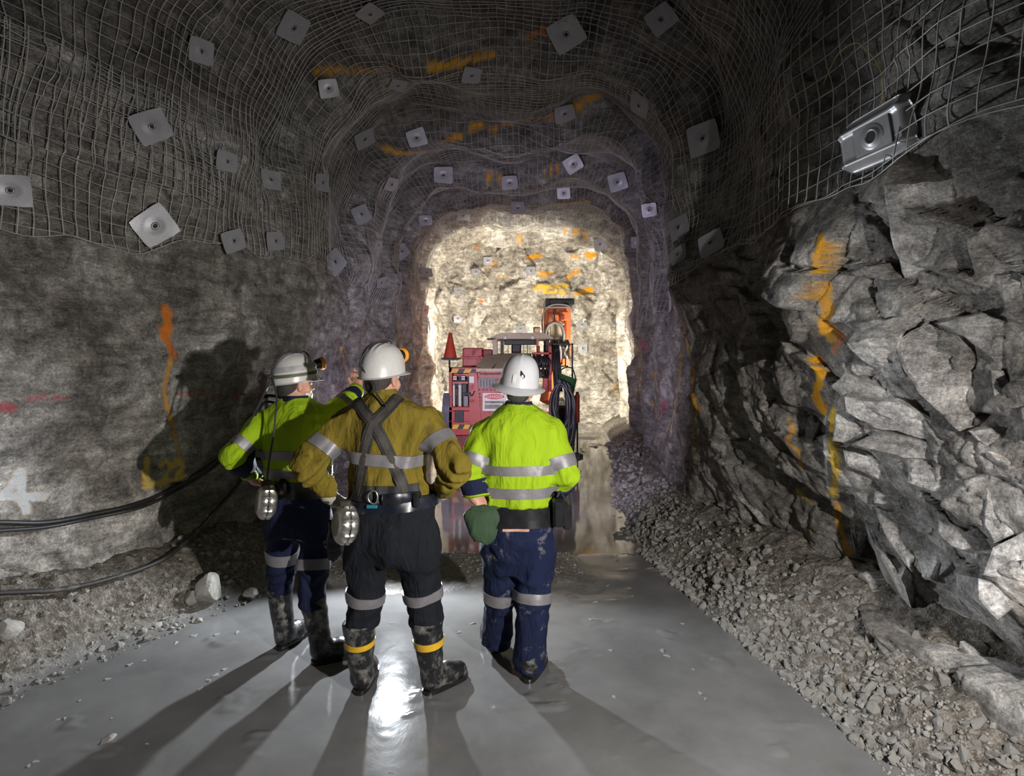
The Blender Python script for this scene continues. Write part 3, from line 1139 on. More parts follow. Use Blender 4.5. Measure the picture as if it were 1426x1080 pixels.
# the big butterfly plate on the near right wall
h = cast(1250, 190, [wall_right])
loc, n, ob = h
n = (mean_normal(loc, ob, 0.25) * 0.3 + Vector((-0.90, -0.36, -0.22))).normalized()
e = empty('rock_bolt_plate', loc + n * 0.17)
e.rotation_euler = basis(n, 4).to_4x4().to_euler()
tag(e, 'large galvanised butterfly bolt plate with curled edges on the near right wall', 'bolt plate', 'rock bolt plates on the rock')
HBW, HBH = 0.20, 0.135
nu, nv = 41, 31
u = np.linspace(-1, 1, nu); v = np.linspace(-1, 1, nv)
A, B = np.meshgrid(u, v, indexing='ij')
hh = -0.030 * sstep(0.62, 0.95, np.abs(B)) + 0.016 * np.exp(-((np.abs(B) - 0.60) / 0.10) ** 2) - 0.022 * sstep(0.80, 1.0, np.abs(A)) + 0.008 * np.exp(-((A - 0.72) / 0.08) ** 2)
cr = 1 - 0.10 * np.clip(np.abs(A * B) - 0.6, 0, 1) / 0.4
Xp = A * HBW * cr * (1 + 0.10 * B * -0.2)
Yp = B * HBH * cr * (1 + 0.06 * A) + 0.16 * A * HBW * 0.15
tv = np.stack([Xp, Yp, hh], -1).reshape(-1, 3)
q = grid_quads(nu, nv)
rim = np.array([i * nv for i in range(nu)] + [(nu - 1) * nv + j for j in range(1, nv)] + [i * nv + nv - 1 for i in range(nu - 2, -1, -1)] + [j for j in range(nv - 2, 0, -1)])
N_ = nu * nv
qq = np.concatenate([q, q[:, ::-1] + N_, np.stack([rim, rim + N_, np.roll(rim, -1) + N_, np.roll(rim, -1)], -1)[:, ::-1]])
M_plate2 = mat_plain('plate_steel_big', (0.40, 0.395, 0.41), 0.38, 0.45, 0.18, 9, 0.05, 40)
big = mesh_np('plate', np.concatenate([tv, tv - np.array([0, 0, 0.004])]), qq, True)
big.materials.append(M_plate2)


def kid(name, me, par, mat=None):
    o = bpy.data.objects.new(name, me)
    col.objects.link(o)
    o.parent = par
    if mat:
        me.materials.clear(); me.materials.append(mat)
    return o


kid('plate', big, e)
mb = MB()
mb.box((-0.098, -0.072, -0.002), (0.098, 0.072, 0.009), bev=0.004)
t_ = mb.build('inner_plate', M_plate2); d_ = t_.data; bpy.data.objects.remove(t_); inner = kid('inner_plate', d_, e)
t_ = MB().lathe([(0.066, 0.006), (0.060, 0.013), (0.047, 0.010), (0.040, 0.016), (0.034, 0.020), (0.029, 0.019), (0.026, 0.006)], (0, 0, 0), n=36).build('ring', M_plate2, smooth=True)
d_ = t_.data; bpy.data.objects.remove(t_); kid('ring', d_, e)
t_ = MB().lathe([(0.0275, 0.0120), (0.0260, 0.0150), (0.004, 0.0152)], (0, 0, 0), n=24).build('bolt_hole', M_hole); d_ = t_.data; bpy.data.objects.remove(t_); kid('bolt_hole', d_, e)
t_ = MB().lathe([(0.006, -0.020), (0.0058, -0.0172), (0.001, -0.0171)], (-0.165, 0.112, 0.002), n=12).build('rivet_hole', M_hole); d_ = t_.data; bpy.data.objects.remove(t_); kid('rivet_hole', d_, e)
for (x0, y0, x1, y1) in ((-0.100, 0.0725, 0.100, 0.0755), (0.0985, -0.072, 0.1015, 0.0755)):
    t_ = MB().box((x0, y0, -0.001), (x1, y1, 0.006)).build('seam', M_hole); d_ = t_.data; bpy.data.objects.remove(t_); kid('seam', d_, e)

# thin yellow cord caught in the right mesh
pts = []
for (px, py) in ((1165, 100), (1185, 78), (1215, 60), (1235, 66), (1248, 100), (1255, 125), (1238, 150), (1222, 165)):
    l2, n2, _ = cast(px, py, [wall_right])
    pts.append(np.array(l2 + n2 * 0.10))
o = MB().tube(smooth_path(pts, 8), 0.0022, 5).build('cord', mat_plain('yellow_cord', (0.50, 0.36, 0.03), 0.6), smooth=True)
tag(o, 'thin yellow cord caught in the wire mesh above the large bolt plate', 'cord')

# ------------------------------------------------------------------ slabs of the near right wall
def slab(pix, tilt=(0, 0, 0), proud=0.05, name='rock_slab', deep=0.30):
    pix = [np.array(q, float) for q in pix]
    c = sum(pix) / len(pix)
    h = cast(c[0], c[1], [wall_right])
    if not h:
        return
    loc, n, ob = h
    mn = mean_normal(loc, ob, 0.15)
    nn = (mn + Vector(tilt) * 0.6).normalized()
    o0 = Vector((0, 0, CAMH))
    # outline with a broken edge
    ring = []
    r = np.random.default_rng(int(c[0] * 7 + c[1]))
    for a, b in zip(pix, pix[1:] + pix[:1]):
        L = np.linalg.norm(b - a)
        k = max(1, int(L / 14))
        nr = np.array([-(b - a)[1], (b - a)[0]]) / (L + 1e-6)
        for i in range(k):
            ring.append(a + (b - a) * i / k + (nr * r.normal(0, 1.3) if i else 0))
    # choose the plane offset so that most of the outline stands proud of the wall
    offs = []
    for q in ring:
        hq = cast(q[0], q[1], [wall_right])
        if hq:
            offs.append((hq[0] - loc).dot(nn))
    off = float(np.percentile(offs, 60)) + proud * 0.3
    P = []
    for q in ring:
        d = Vector(pw(q[0], q[1], 1.0)) - o0
        t = ((loc + nn * off) - o0).dot(nn) / d.dot(nn)
        P.append(o0 + d * t)
    ctr = sum(P, Vector()) / len(P)
    if max((p - ctr).length for p in P) > 1.2:
        return
    n_ = len(P)
    V, Fc = [], []
    rings = [0.22, 0.45, 0.68, 0.88, 1.0]
    V.append(ctr)
    for k, sc_ in enumerate(rings):
        for i, p in enumerate(P):
            V.append(ctr + (p - ctr) * sc_ - nn * (0.012 if k == 4 else 0.0))
    Q = np.array([list(q) for q in V])
    fc, fe_ = facet(Q * 7.0 + c[0], 33, 0.9, 0.4)
    rel = 0.020 * fc + 0.022 * fbm(Q * 9.0, 3, 35)
    V = [v + nn * float(h_) for v, h_ in zip(V, rel)]
    for i, p in enumerate(P):
        V.append(p + (p - ctr) * 0.10 - mn * deep)
    K = len(rings)
    for i in range(n_):
        j = (i + 1) % n_
        Fc.append((0, 1 + i, 1 + j))
        for k in range(K):
            Fc.append((1 + k * n_ + i, 1 + (k + 1) * n_ + i, 1 + (k + 1) * n_ + j, 1 + k * n_ + j))
    mb = MB().add(V, Fc)
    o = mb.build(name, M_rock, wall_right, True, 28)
    m_ = len(o.data.vertices)
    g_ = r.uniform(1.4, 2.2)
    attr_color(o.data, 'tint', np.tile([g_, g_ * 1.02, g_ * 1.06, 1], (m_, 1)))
    attr_color(o.data, 'paint', np.tile([0.8, 0.4, 0.02, 1], (m_, 1)))
    attr_float(o.data, 'paint_amount', np.zeros(m_))
    return o


c7 = lambda L: [(1080 + 0.2426 * x, 420 + 0.2426 * y) for x, y in L]
c8 = lambda L: [(1080 + 0.2426 * x, 660 + 0.2426 * y) for x, y in L]
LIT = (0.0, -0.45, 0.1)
DRK = (0.0, 0.5, -0.2)
MID = (0.0, 0.0, 0.35)
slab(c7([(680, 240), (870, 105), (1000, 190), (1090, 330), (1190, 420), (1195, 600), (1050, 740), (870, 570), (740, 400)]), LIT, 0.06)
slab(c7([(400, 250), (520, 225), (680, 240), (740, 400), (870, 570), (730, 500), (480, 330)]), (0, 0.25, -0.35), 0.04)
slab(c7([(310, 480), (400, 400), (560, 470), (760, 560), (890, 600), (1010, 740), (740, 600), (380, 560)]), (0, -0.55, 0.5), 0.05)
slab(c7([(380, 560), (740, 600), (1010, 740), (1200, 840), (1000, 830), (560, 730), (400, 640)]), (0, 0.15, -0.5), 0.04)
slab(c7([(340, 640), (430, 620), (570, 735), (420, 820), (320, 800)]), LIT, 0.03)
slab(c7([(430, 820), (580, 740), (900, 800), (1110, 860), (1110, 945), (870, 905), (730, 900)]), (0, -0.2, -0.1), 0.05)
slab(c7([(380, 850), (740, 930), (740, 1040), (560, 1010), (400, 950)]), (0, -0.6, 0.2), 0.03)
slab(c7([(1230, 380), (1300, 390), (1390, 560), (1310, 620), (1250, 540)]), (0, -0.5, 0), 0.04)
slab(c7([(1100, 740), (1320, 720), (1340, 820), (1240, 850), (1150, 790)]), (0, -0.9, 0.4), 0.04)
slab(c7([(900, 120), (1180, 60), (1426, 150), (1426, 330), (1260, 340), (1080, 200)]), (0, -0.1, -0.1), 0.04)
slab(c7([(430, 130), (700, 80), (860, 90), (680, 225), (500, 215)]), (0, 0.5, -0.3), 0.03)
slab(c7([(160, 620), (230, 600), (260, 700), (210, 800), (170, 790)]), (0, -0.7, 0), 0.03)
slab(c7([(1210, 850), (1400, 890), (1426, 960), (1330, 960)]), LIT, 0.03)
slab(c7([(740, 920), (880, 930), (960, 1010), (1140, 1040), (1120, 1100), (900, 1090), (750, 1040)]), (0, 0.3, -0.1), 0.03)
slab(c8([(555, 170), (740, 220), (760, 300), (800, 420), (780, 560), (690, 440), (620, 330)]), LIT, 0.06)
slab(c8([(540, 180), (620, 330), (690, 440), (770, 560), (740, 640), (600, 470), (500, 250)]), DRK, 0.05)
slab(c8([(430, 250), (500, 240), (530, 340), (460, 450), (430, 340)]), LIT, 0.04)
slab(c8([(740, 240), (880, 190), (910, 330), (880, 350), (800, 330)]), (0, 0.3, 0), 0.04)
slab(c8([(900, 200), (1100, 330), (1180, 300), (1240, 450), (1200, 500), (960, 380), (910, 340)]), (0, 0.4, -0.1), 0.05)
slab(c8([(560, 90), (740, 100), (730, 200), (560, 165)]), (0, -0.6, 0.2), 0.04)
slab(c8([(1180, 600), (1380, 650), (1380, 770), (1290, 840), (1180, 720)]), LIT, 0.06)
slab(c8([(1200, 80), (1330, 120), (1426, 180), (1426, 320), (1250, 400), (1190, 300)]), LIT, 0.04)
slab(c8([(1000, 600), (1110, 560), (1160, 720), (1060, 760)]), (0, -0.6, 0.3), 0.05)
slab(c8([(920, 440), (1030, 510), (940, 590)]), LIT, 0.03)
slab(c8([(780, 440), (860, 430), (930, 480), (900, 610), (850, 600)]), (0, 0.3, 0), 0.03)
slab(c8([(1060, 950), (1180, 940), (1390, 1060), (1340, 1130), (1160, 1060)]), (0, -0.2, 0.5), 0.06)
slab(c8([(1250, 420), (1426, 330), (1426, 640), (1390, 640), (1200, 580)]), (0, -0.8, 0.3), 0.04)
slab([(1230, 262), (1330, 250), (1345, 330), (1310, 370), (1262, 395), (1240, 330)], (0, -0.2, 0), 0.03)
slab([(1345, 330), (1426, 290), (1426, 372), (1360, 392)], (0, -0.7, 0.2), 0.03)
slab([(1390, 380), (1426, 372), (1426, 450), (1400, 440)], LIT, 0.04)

# ------------------------------------------------------------------ loose stones
M_stone = mat_plain('stone', (0.25, 0.238, 0.22), 0.85, 0, 0.5, 22, 0.5, 60)


def stone_mesh(seed, npts=15):
    r = np.random.default_rng(seed)
    p = r.normal(0, 1, (npts, 3))
    p /= np.linalg.norm(p, axis=1)[:, None]
    p *= r.uniform(0.75, 1.1, (npts, 1)) * np.array([1.0, 0.8, 0.62])
    bm = bmesh.new()
    for q in p:
        bm.verts.new(q)
    res = bmesh.ops.convex_hull(bm, input=bm.verts)
    bmesh.ops.delete(bm, geom=[g for g in res['geom_interior'] if isinstance(g, bmesh.types.BMVert)], context='VERTS')
    me = bpy.data.meshes.new('stone')
    bm.to_mesh(me); bm.free()
    me.materials.append(M_stone)
    return me


STONES = [stone_mesh(100 + k) for k in range(14)]
SV = []
for me in STONES:
    v = np.array([q.co for q in me.vertices]); me.calc_loop_triangles()
    f = np.array([t.vertices for t in me.loop_triangles])
    SV.append((v, f))


def scatter(n, yrange, side, szrange, rg, spread=0.9):
    out = []
    while len(out) < n:
        y = rg.uniform(*yrange)
        if side > 0:
            x = np.interp(y, *XER) - 0.06 + abs(rg.normal(0, 0.34)) * spread
            if x > np.interp(y, YK, XRK) + 0.15: continue
        elif side < 0:
            x = np.interp(y, *XEL) + 0.08 - abs(rg.normal(0, 0.4)) * spread
            if x < np.interp(y, YK, XLK) - 0.1: continue
        else:
            x = rg.uniform(np.interp(y, *XEL), np.interp(y, *XER))
        s = szrange[0] * (szrange[1] / szrange[0]) ** (rg.random() ** 2.4)
        out.append((x, y, s))
    return np.array(out)


rg = np.random.default_rng(42)
right = scatter(6500, (1.9, 7.5), 1, (0.006, 0.047), rg)
left = scatter(1500, (2.6, 7.0), -1, (0.006, 0.038), rg)
strip = np.stack([rg.uniform(-1.9, 0.6, 900), rg.uniform(4.7, 5.55, 900), 0.006 * 3 ** (rg.random(900) ** 2)], -1)
far = scatter(900, (6.0, 13.0), 1, (0.015, 0.08), rg)
allst = np.concatenate([right, left, strip, far])
zs, _ = floor_z(allst[:, 0], allst[:, 1])
app = allst[:, 2] / allst[:, 1]
order = np.argsort(-app)
for i in order[:290]:
    x, y, s = allst[i]
    o = bpy.data.objects.new('stone', STONES[i % 14])
    col.objects.link(o)
    o.location = (x, y, zs[i] + 0.25 * s)
    o.rotation_euler = rg.uniform(0, 6.28, 3)
    o.scale = (s, s * rg.uniform(0.8, 1.2), s * rg.uniform(0.7, 1.1))
    o.parent = floor
V, T, off = [], [], 0
for i in order[290:]:
    x, y, s = allst[i]
    v, f = SV[i % 14]
    a = rg.uniform(0, 6.28); b = rg.uniform(0, 6.28)
    Rz = np.array([[math.cos(a), -math.sin(a), 0], [math.sin(a), math.cos(a), 0], [0, 0, 1]])
    Rx = np.array([[1, 0, 0], [0, math.cos(b), -math.sin(b)], [0, math.sin(b), math.cos(b)]])
    V.append(v @ (Rz @ Rx).T * s + np.array([x, y, zs[i] + 0.25 * s])); T.append(f + off); off += len(v)
gr = link('gravel', mesh_np('gravel', np.concatenate(V), np.concatenate(T), False), M_stone, floor)
tag(gr, kind='stuff')

# clods pushed up in the mud
M_clod = mat_plain('wet_clod', (0.30, 0.295, 0.285), 0.35, 0, 0.3, 30, 0.6, 50)
CL = []
for k in range(5):
    me = STONES[k].copy(); me.name = 'mud_clod'
    me.materials.clear(); me.materials.append(M_clod)
    CL.append(me)
for (px, py, spx) in [(923, 905, 9), (929, 913, 8), (850, 905, 6), (975, 965, 8), (982, 972, 6), (855, 970, 6), (830, 838, 7), (824, 862, 6), (950, 868, 6), (966, 932, 5),
                      (300, 940, 9), (290, 948, 9), (280, 958, 8), (311, 932, 8), (245, 895, 7), (270, 885, 9), (300, 884, 8), (330, 880, 7), (200, 920, 6), (180, 925, 8),
                      (150, 945, 7), (90, 1000, 6), (80, 1002, 5), (50, 1060, 8), (40, 1066, 7), (230, 860, 8), (160, 885, 7), (640, 880, 7), (660, 868, 8), (545, 868, 6), (545, 1075, 6),
                      (205, 1035, 5), (155, 1000, 5), (110, 975, 5), (820, 800, 6), (845, 815, 7), (860, 780, 6), (800, 790, 5), (880, 830, 5)]:
    h = cast(px, py, [floor])
    if not h: continue
    s = spx * h[0].y / F * 0.62
    o = bpy.data.objects.new('mud_clod', CL[(px + py) % 5])
    col.objects.link(o)
    o.location = (h[0].x, h[0].y, h[0].z)
    o.scale = (s * 1.3, s, s * 0.55)
    o.rotation_euler = (0, 0, px * 1.7)
    o.parent = floor


def boulder(px, py, spx, label, sq=(1, 0.9, 0.8), seed=5, mat=M_stone, objs=None):
    h = cast(px, py, objs or [floor])
    r = spx * h[0].y / F / 2
    bm = bmesh.new()
    bmesh.ops.create_icosphere(bm, subdivisions=3, radius=1)
    rr = np.random.default_rng(seed)
    pl = rr.normal(0, 1, (11, 3)); pl /= np.linalg.norm(pl, axis=1)[:, None]
    dist = rr.uniform(0.55, 0.9, 11)
    P = np.array([v.co for v in bm.verts])
    for k in range(11):
        ex = P @ pl[k] - dist[k]
        P = P - np.clip(ex, 0, None)[:, None] * pl[k]
    P = P * (1 + 0.05 * fbm(P * 3, 3, seed)[:, None])
    for v, q in zip(bm.verts, P):
        v.co = q * np.array(sq) * r
    me = bpy.data.meshes.new('boulder'); bm.to_mesh(me); bm.free()
    o = link('boulder', me, mat)
    z = min(v.co.z for v in me.vertices)
    o.location = (h[0].x, h[0].y, h[0].z - z - 0.25 * r)
    o.rotation_euler = (0, 0, seed)
    return tag(o, label, 'rock', 'loose rocks on the ground')


M_pale = mat_plain('pale_rock', (0.30, 0.285, 0.26), 0.85, 0, 0.45, 9, 0.6, 30)
boulder(291, 836, 46, 'pale angular rock at the foot of the workers\' shadow on the left', (1, 0.9, 1.0), 5, M_pale)
boulder(268, 838, 26, 'small pale stone touching the angular rock under the workers\' shadow', (1, 0.8, 0.8), 8, M_pale)
boulder(349, 833, 26, 'dark lump of rock between the shadow and the pointing worker\'s boots', (1, 0.8, 0.7), 11)
boulder(8, 888, 44, 'rounded pale rock cut off by the left border on the bank', (1, 0.9, 0.8), 14, M_pale)
boulder(119, 823, 11, 'small round stone just below the lower black cable', (1, 1, 1), 17, M_pale)
boulder(152, 1030, 18, 'flat pale stone lying alone in the mud at the lower left', (1.4, 0.8, 0.5), 20, M_pale)
boulder(420, 822, 9, 'small stone behind the pointing worker\'s boots', (1, 1, 0.8), 23)

# ------------------------------------------------------------------ cables along the left wall
M_cable = mat_plain('black_rubber_cable', (0.022, 0.021, 0.022), 0.45, 0, 0.4, 40)
M_cable2 = mat_dirty('muddy_cable', (0.03, 0.028, 0.027), (0.25, 0.23, 0.2), 0.25, 0.5)


def wall_cable(path, r, out, label, mat, dy=0.0, tail=None):
    pts = []
    for (px, py) in path:
        if px < 0:
            continue
        l2, n2, ob = cast(px, py + dy, [wall_left, floor])
        pts.append(np.array(l2 + n2.lerp(Vector((0.75, -0.65, 0.1)), 0.7).normalized() * out))
    d0 = pts[0] - pts[1]
    pts = [pts[0] + d0 * k for k in (2.5, 1.2)] + pts
    if tail:
        pts += [np.array(q) for q in tail]
    o = MB().tube(smooth_path(pts, 9), r, 8).build('cable', mat, smooth=True)
    return tag(o, label, 'cable', 'cables along the left wall')


PA = [(0, 727), (60, 726), (120, 717), (190, 701), (240, 675), (280, 652), (318, 622), (344, 590), (366, 552)]
wall_cable(PA, 0.016, 0.05, 'upper black cable on the left wall, top strand of the pair passing under the L22', M_cable, 0, [(-1.75, 5.0, 1.3), (-1.85, 5.1, 0.6), (-1.95, 5.3, 0.25)])
wall_cable([(x, y) for x, y in PA], 0.013, 0.07, 'upper black cable on the left wall, lower strand of the pair passing under the L22', M_cable, 6, [(-1.70, 4.95, 1.2), (-1.8, 5.1, 0.5), (-1.9, 5.4, 0.2)])
PB = [(0, 826), (80, 822), (150, 806), (220, 781), (262, 749), (300, 706), (328, 672), (345, 640)]
wall_cable(PB, 0.016, 0.06, 'lower black cable sagging to the ground along the left wall', M_cable2, 0, [(-1.80, 5.0, 0.8), (-1.85, 5.2, 0.35), (-1.8, 5.5, 0.1)])
# ------------------------------------------------------------------ drill rig
M_red = mat_dirty('red_machine_paint', (0.52, 0.028, 0.012), (0.22, 0.10, 0.07), 0.28, 0.42, 0, 7)
M_dred = mat_dirty('dark_red_paint', (0.28, 0.03, 0.025), (0.16, 0.10, 0.08), 0.35, 0.5, 0, 7)
M_beige = mat_dirty('dusty_hood', (0.66, 0.54, 0.38), (0.42, 0.33, 0.22), 0.25, 0.5, 0, 5)
M_black = mat_dirty('black_steel', (0.018, 0.018, 0.02), (0.14, 0.13, 0.12), 0.2, 0.5, 0, 9)
M_greyp = mat_dirty('grey_panel', (0.30, 0.29, 0.28), (0.2, 0.18, 0.16), 0.3, 0.55, 0.1, 12)
M_white = mat_plain('white_part', (0.86, 0.83, 0.72), 0.5, 0, 0.15)
M_orange = mat_dirty('orange_boom_paint', (0.78, 0.19, 0.04), (0.40, 0.30, 0.22), 0.35, 0.45, 0, 8)
M_tyre = mat_dirty('tyre_rubber', (0.02, 0.02, 0.02), (0.22, 0.20, 0.18), 0.45, 0.8, 0, 8)
M_hose = mat_plain('hose_rubber', (0.045, 0.043, 0.05), 0.38, 0, 0.4, 30)
M_hyel = mat_plain('hazard_yellow', (0.80, 0.50, 0.02), 0.5, 0, 0.2)
M_hblk = mat_plain('hazard_black', (0.025, 0.022, 0.02), 0.5)
M_sred = mat_plain('sign_red', (0.62, 0.03, 0.05), 0.45, 0, 0.15)
M_green = mat_cloth('green_canvas', (0.035, 0.10, 0.035), 0.5)
M_chrome = mat_plain('bright_rod', (0.6, 0.6, 0.6), 0.25, 0.9)

DR = 10.4
rig = empty('drill_rig', pw(713, 505 + CAMH * F / DR, DR))
rig.location.z = 0
tag(rig, 'red tunnel drill rig with beige hood, canopy and an orange drill boom', 'drill rig')


def pb(x0, y0, x1, y1, d=DR, th=0.1, bev=0.008, mb=None):
    mb = mb or MB()
    a, b = pw(x0, y1, d), pw(x1, y0, d)
    return mb.box(a, (b[0], b[1] + th, b[2]), bev=bev)


def rp(name, mat, x0, y0, x1, y1, d=DR, th=0.1, bev=0.008, parent=rig):
    return pb(x0, y0, x1, y1, d, th, bev).build(name, mat, parent)


# chassis and wheels
ch = MB()
pb(634, 598, 796, 626, DR + 0.25, 4.2, 0.03, ch)
chassis = ch.build('chassis', M_dred, rig)
for (px, d) in ((648, DR + 0.9), (786, DR + 0.9), (660, DR + 3.4), (776, DR + 3.4)):
    c = pw(px, 505, d); c[2] = 0.47
    sx = -1 if px < 713 else 1
    wv = MB().lathe([(0.20, -0.16), (0.44, -0.16), (0.47, -0.11), (0.47, 0.11), (0.44, 0.16), (0.20, 0.16)], c, (1, 0, 0), 28).build('wheel', M_tyre, rig, True, 35)
    MB().lathe([(0.02, -0.17), (0.21, -0.17), (0.21, 0.17), (0.02, 0.17)], c, (1, 0, 0), 20).build('hub', M_dred, wv, True, 35)

# open electrical cabinet at the left rear
cab = MB()
pb(625, 511, 630, 604, DR, 0.55, 0.01, cab)
pb(625, 511, 669, 519, DR, 0.55, 0.01, cab)
pb(625, 566, 655, 572, DR, 0.5, 0.01, cab)
pb(625, 586, 662, 606, DR, 0.55, 0.01, cab)
pb(625, 572, 634, 587, DR, 0.5, 0.01, cab)
pb(645, 572, 655, 587, DR, 0.5, 0.01, cab)
pb(632, 520, 654, 524, DR + 0.05, 0.04, 0.0, cab)
pb(630, 531, 652, 534, DR + 0.05, 0.04, 0.0, cab)
cabinet = cab.build('cabinet_frame', M_red, rig)
wedge = MB()
a = [pw(653, 519, DR - 0.02), pw(664, 519, DR - 0.02), pw(672, 604, DR - 0.02), pw(654, 604, DR - 0.02)]
wedge.prism(a, (0, 0.6, 0)).build('cabinet_side_panel', M_red, rig)
rp('cabinet_back', M_black, 629, 519, 655, 604, DR + 0.42, 0.06)
for (x0, x1) in ((629.5, 633.5), (638.5, 642.5)):
    c0, c1 = pw((x0 + x1) / 2, 566, DR + 0.16), pw((x0 + x1) / 2, 536, DR + 0.16)
    f_ = MB().cyl(c0, c1, 0.030, 14).build('filter_cylinder', M_white, rig, True, 40)
    MB().cyl(c1, c1 + np.array([0, 0, 0.04]), 0.036, 14).build('filter_cap', M_greyp, f_, True, 40)
for px in (633.5, 645):
    g = rp('gauge', M_hblk, px - 3.2, 522.5, px + 3.2, 530, DR + 0.02, 0.05)
    for (dx, dy) in ((-1.3, -1.6), (1.3, -1.6), (-1.3, 1.6), (1.3, 1.6)):
        rp('gauge_pane', M_white, px + dx - 0.9, 526 + dy - 1.2, px + dx + 0.9, 526 + dy + 1.2, DR + 0.008, 0.014, 0, g)
rp('breaker_box', M_greyp, 645.5, 551, 652, 566, DR + 0.1, 0.2)
rp('valve_block', M_hblk, 634, 540, 638, 552, DR + 0.2, 0.15)
rp('valve_block', M_hblk, 643, 534, 650, 547, DR + 0.2, 0.15)
rp('socket_box', M_black, 633, 571, 646, 588, DR - 0.01, 0.3)
rp('label_plate', M_white, 653.5, 524, 660, 533, DR - 0.035, 0.02, 0)
MB().tube(smooth_path([pw(654, 546, DR - 0.05), pw(657, 551, DR - 0.06), pw(661, 544, DR - 0.05)], 6), 0.012, 6).build('latch_hook', M_black, rig, True)


def stripes(x0, y0, x1, y1, n, d):
    """hazard tape: yellow and black slanted blocks"""
    w = (x1 - x0) / n
    for k in range(n):
        sl = 0.35 * w
        p = [(x0 + k * w + sl, y0), (x0 + (k + 1) * w + (sl if k < n - 1 else 0), y0), (x0 + (k + 1) * w - (0 if k == n - 1 else 0), y1), (x0 + k * w, y1)]
        MB().prism([pw(a, b, d) for a, b in p], (0, 0.01, 0)).build('hazard_stripe', M_hyel if k % 2 == 0 else M_hblk, rig)


stripes(627, 513.5, 663, 519, 4, DR - 0.03)
stripes(629, 591, 660, 597, 4, DR - 0.03)
# engine housing with perforated panel and sign
eng = MB()
pb(664, 513, 735, 602, DR + 0.03, 1.6, 0.02, eng)
eng.build('engine_housing', M_red, rig)
rp('vent_slot', M_hblk, 668, 519, 700, 521.5, DR + 0.015, 0.02, 0)
gr_ = rp('louvre_panel', M_greyp, 666, 526, 694, 540, DR + 0.01, 0.03, 0.004)
for k in range(6):
    rp('louvre', M_hblk, 669 + k * 4.2, 528, 670 + k * 4.2, 538, DR + 0.004, 0.01, 0, gr_)
for k in range(9):
    c = pw(667.5 + k * 5.4, 542.5, DR + 0.02)
    MB().cyl(c, c + np.array([0, 0.02, 0]), 0.017, 10).build('punched_hole', M_hblk, rig)
for k in range(7):
    c = pw(668, 548 + k * 5.0, DR + 0.02)
    MB().cyl(c, c + np.array([0, 0.02, 0]), 0.017, 10).build('punched_hole', M_hblk, rig)
sign = rp('danger_sign', M_white, 672, 547, 705, 572, DR - 0.01, 0.02, 0.002)
sc_ = [pw(688.5 + 14 * math.cos(a), 552 + 3.8 * math.sin(a), DR - 0.014) for a in np.linspace(0, 2 * math.pi, 28, endpoint=False)]
MB().prism(sc_, (0, 0.004, 0)).build('sign_header', M_sred, sign)


def text_mesh(txt, width, mat, parent, center, thick=0.001, name='lettering'):
    cu = bpy.data.curves.new('t', 'FONT')
    cu.body = txt; cu.align_x = 'CENTER'; cu.align_y = 'CENTER'; cu.extrude = thick
    ob = bpy.data.objects.new('t', cu); col.objects.link(ob)
    bpy.context.view_layer.update()
    me = bpy.data.meshes.new_from_object(ob.evaluated_get(bpy.context.evaluated_depsgraph_get()))
    bpy.data.objects.remove(ob); bpy.data.curves.remove(cu)
    P = np.array([v.co for v in me.vertices])
    s = width / (P[:, 0].max() - P[:, 0].min())
    cx = (P[:, 0].max() + P[:, 0].min()) / 2; cy = (P[:, 1].max() + P[:, 1].min()) / 2
    for v in me.vertices:
        x, y, z = v.co
        v.co = ((x - cx) * s + center[0], center[1] - z, (y - cy) * s * 1.05 + center[2])
    return link(name, me, mat, parent)


text_mesh('DANGER', 23.0 / F * DR, M_white, sign, pw(688.5, 552, DR - 0.020))
for k, (y0, y1) in enumerate(((558, 561.5), (563, 569))):
    rp('sign_text_block', M_greyp, 675, y0, 702 - 5 * k, y1, DR - 0.014, 0.004, 0, sign)
# hood: sloping dusty sheet
hood = MB()
lo0, lo1 = pw(661, 513, DR - 0.02), pw(738, 513, DR - 0.02)
hi0, hi1 = pw(676, 494, DR + 0.75), pw(738, 492, DR + 0.75)
hood.add([lo0, lo1, hi1, hi0, lo0 - [0, 0, 0.05], lo1 - [0, 0, 0.05], hi1 - [0, -0.9, 0.30], hi0 - [0, -0.9, 0.30], hi0 + [0, 0.9, 0], hi1 + [0, 0.9, 0]],
         [(0, 1, 2, 3), (4, 5, 1, 0), (3, 2, 9, 8), (0, 3, 8, 7, 4), (1, 5, 6, 9, 2), (4, 7, 6, 5), (8, 9, 6, 7)])
hood.build('hood', M_beige, rig)
MB().prism([pw(685, 512, DR - 0.03), pw(686.5, 512, DR - 0.03), pw(700, 496, DR + 0.68), pw(698.5, 496, DR + 0.68)], (0, 0.01, -0.02)).build('hood_seam', M_dred, rig)
# tank box on the left, and the small brown box behind it
tk = rp('tank_box', M_red, 644, 484, 672, 512, DR + 0.7, 0.7, 0.02)
rp('tank_lid', M_red, 641, 496.5, 673, 499.5, DR + 0.66, 0.5, 0.006, tk)
rp('accumulator_box', M_dred, 672, 486, 686, 500, DR + 0.9, 0.5, 0.02)
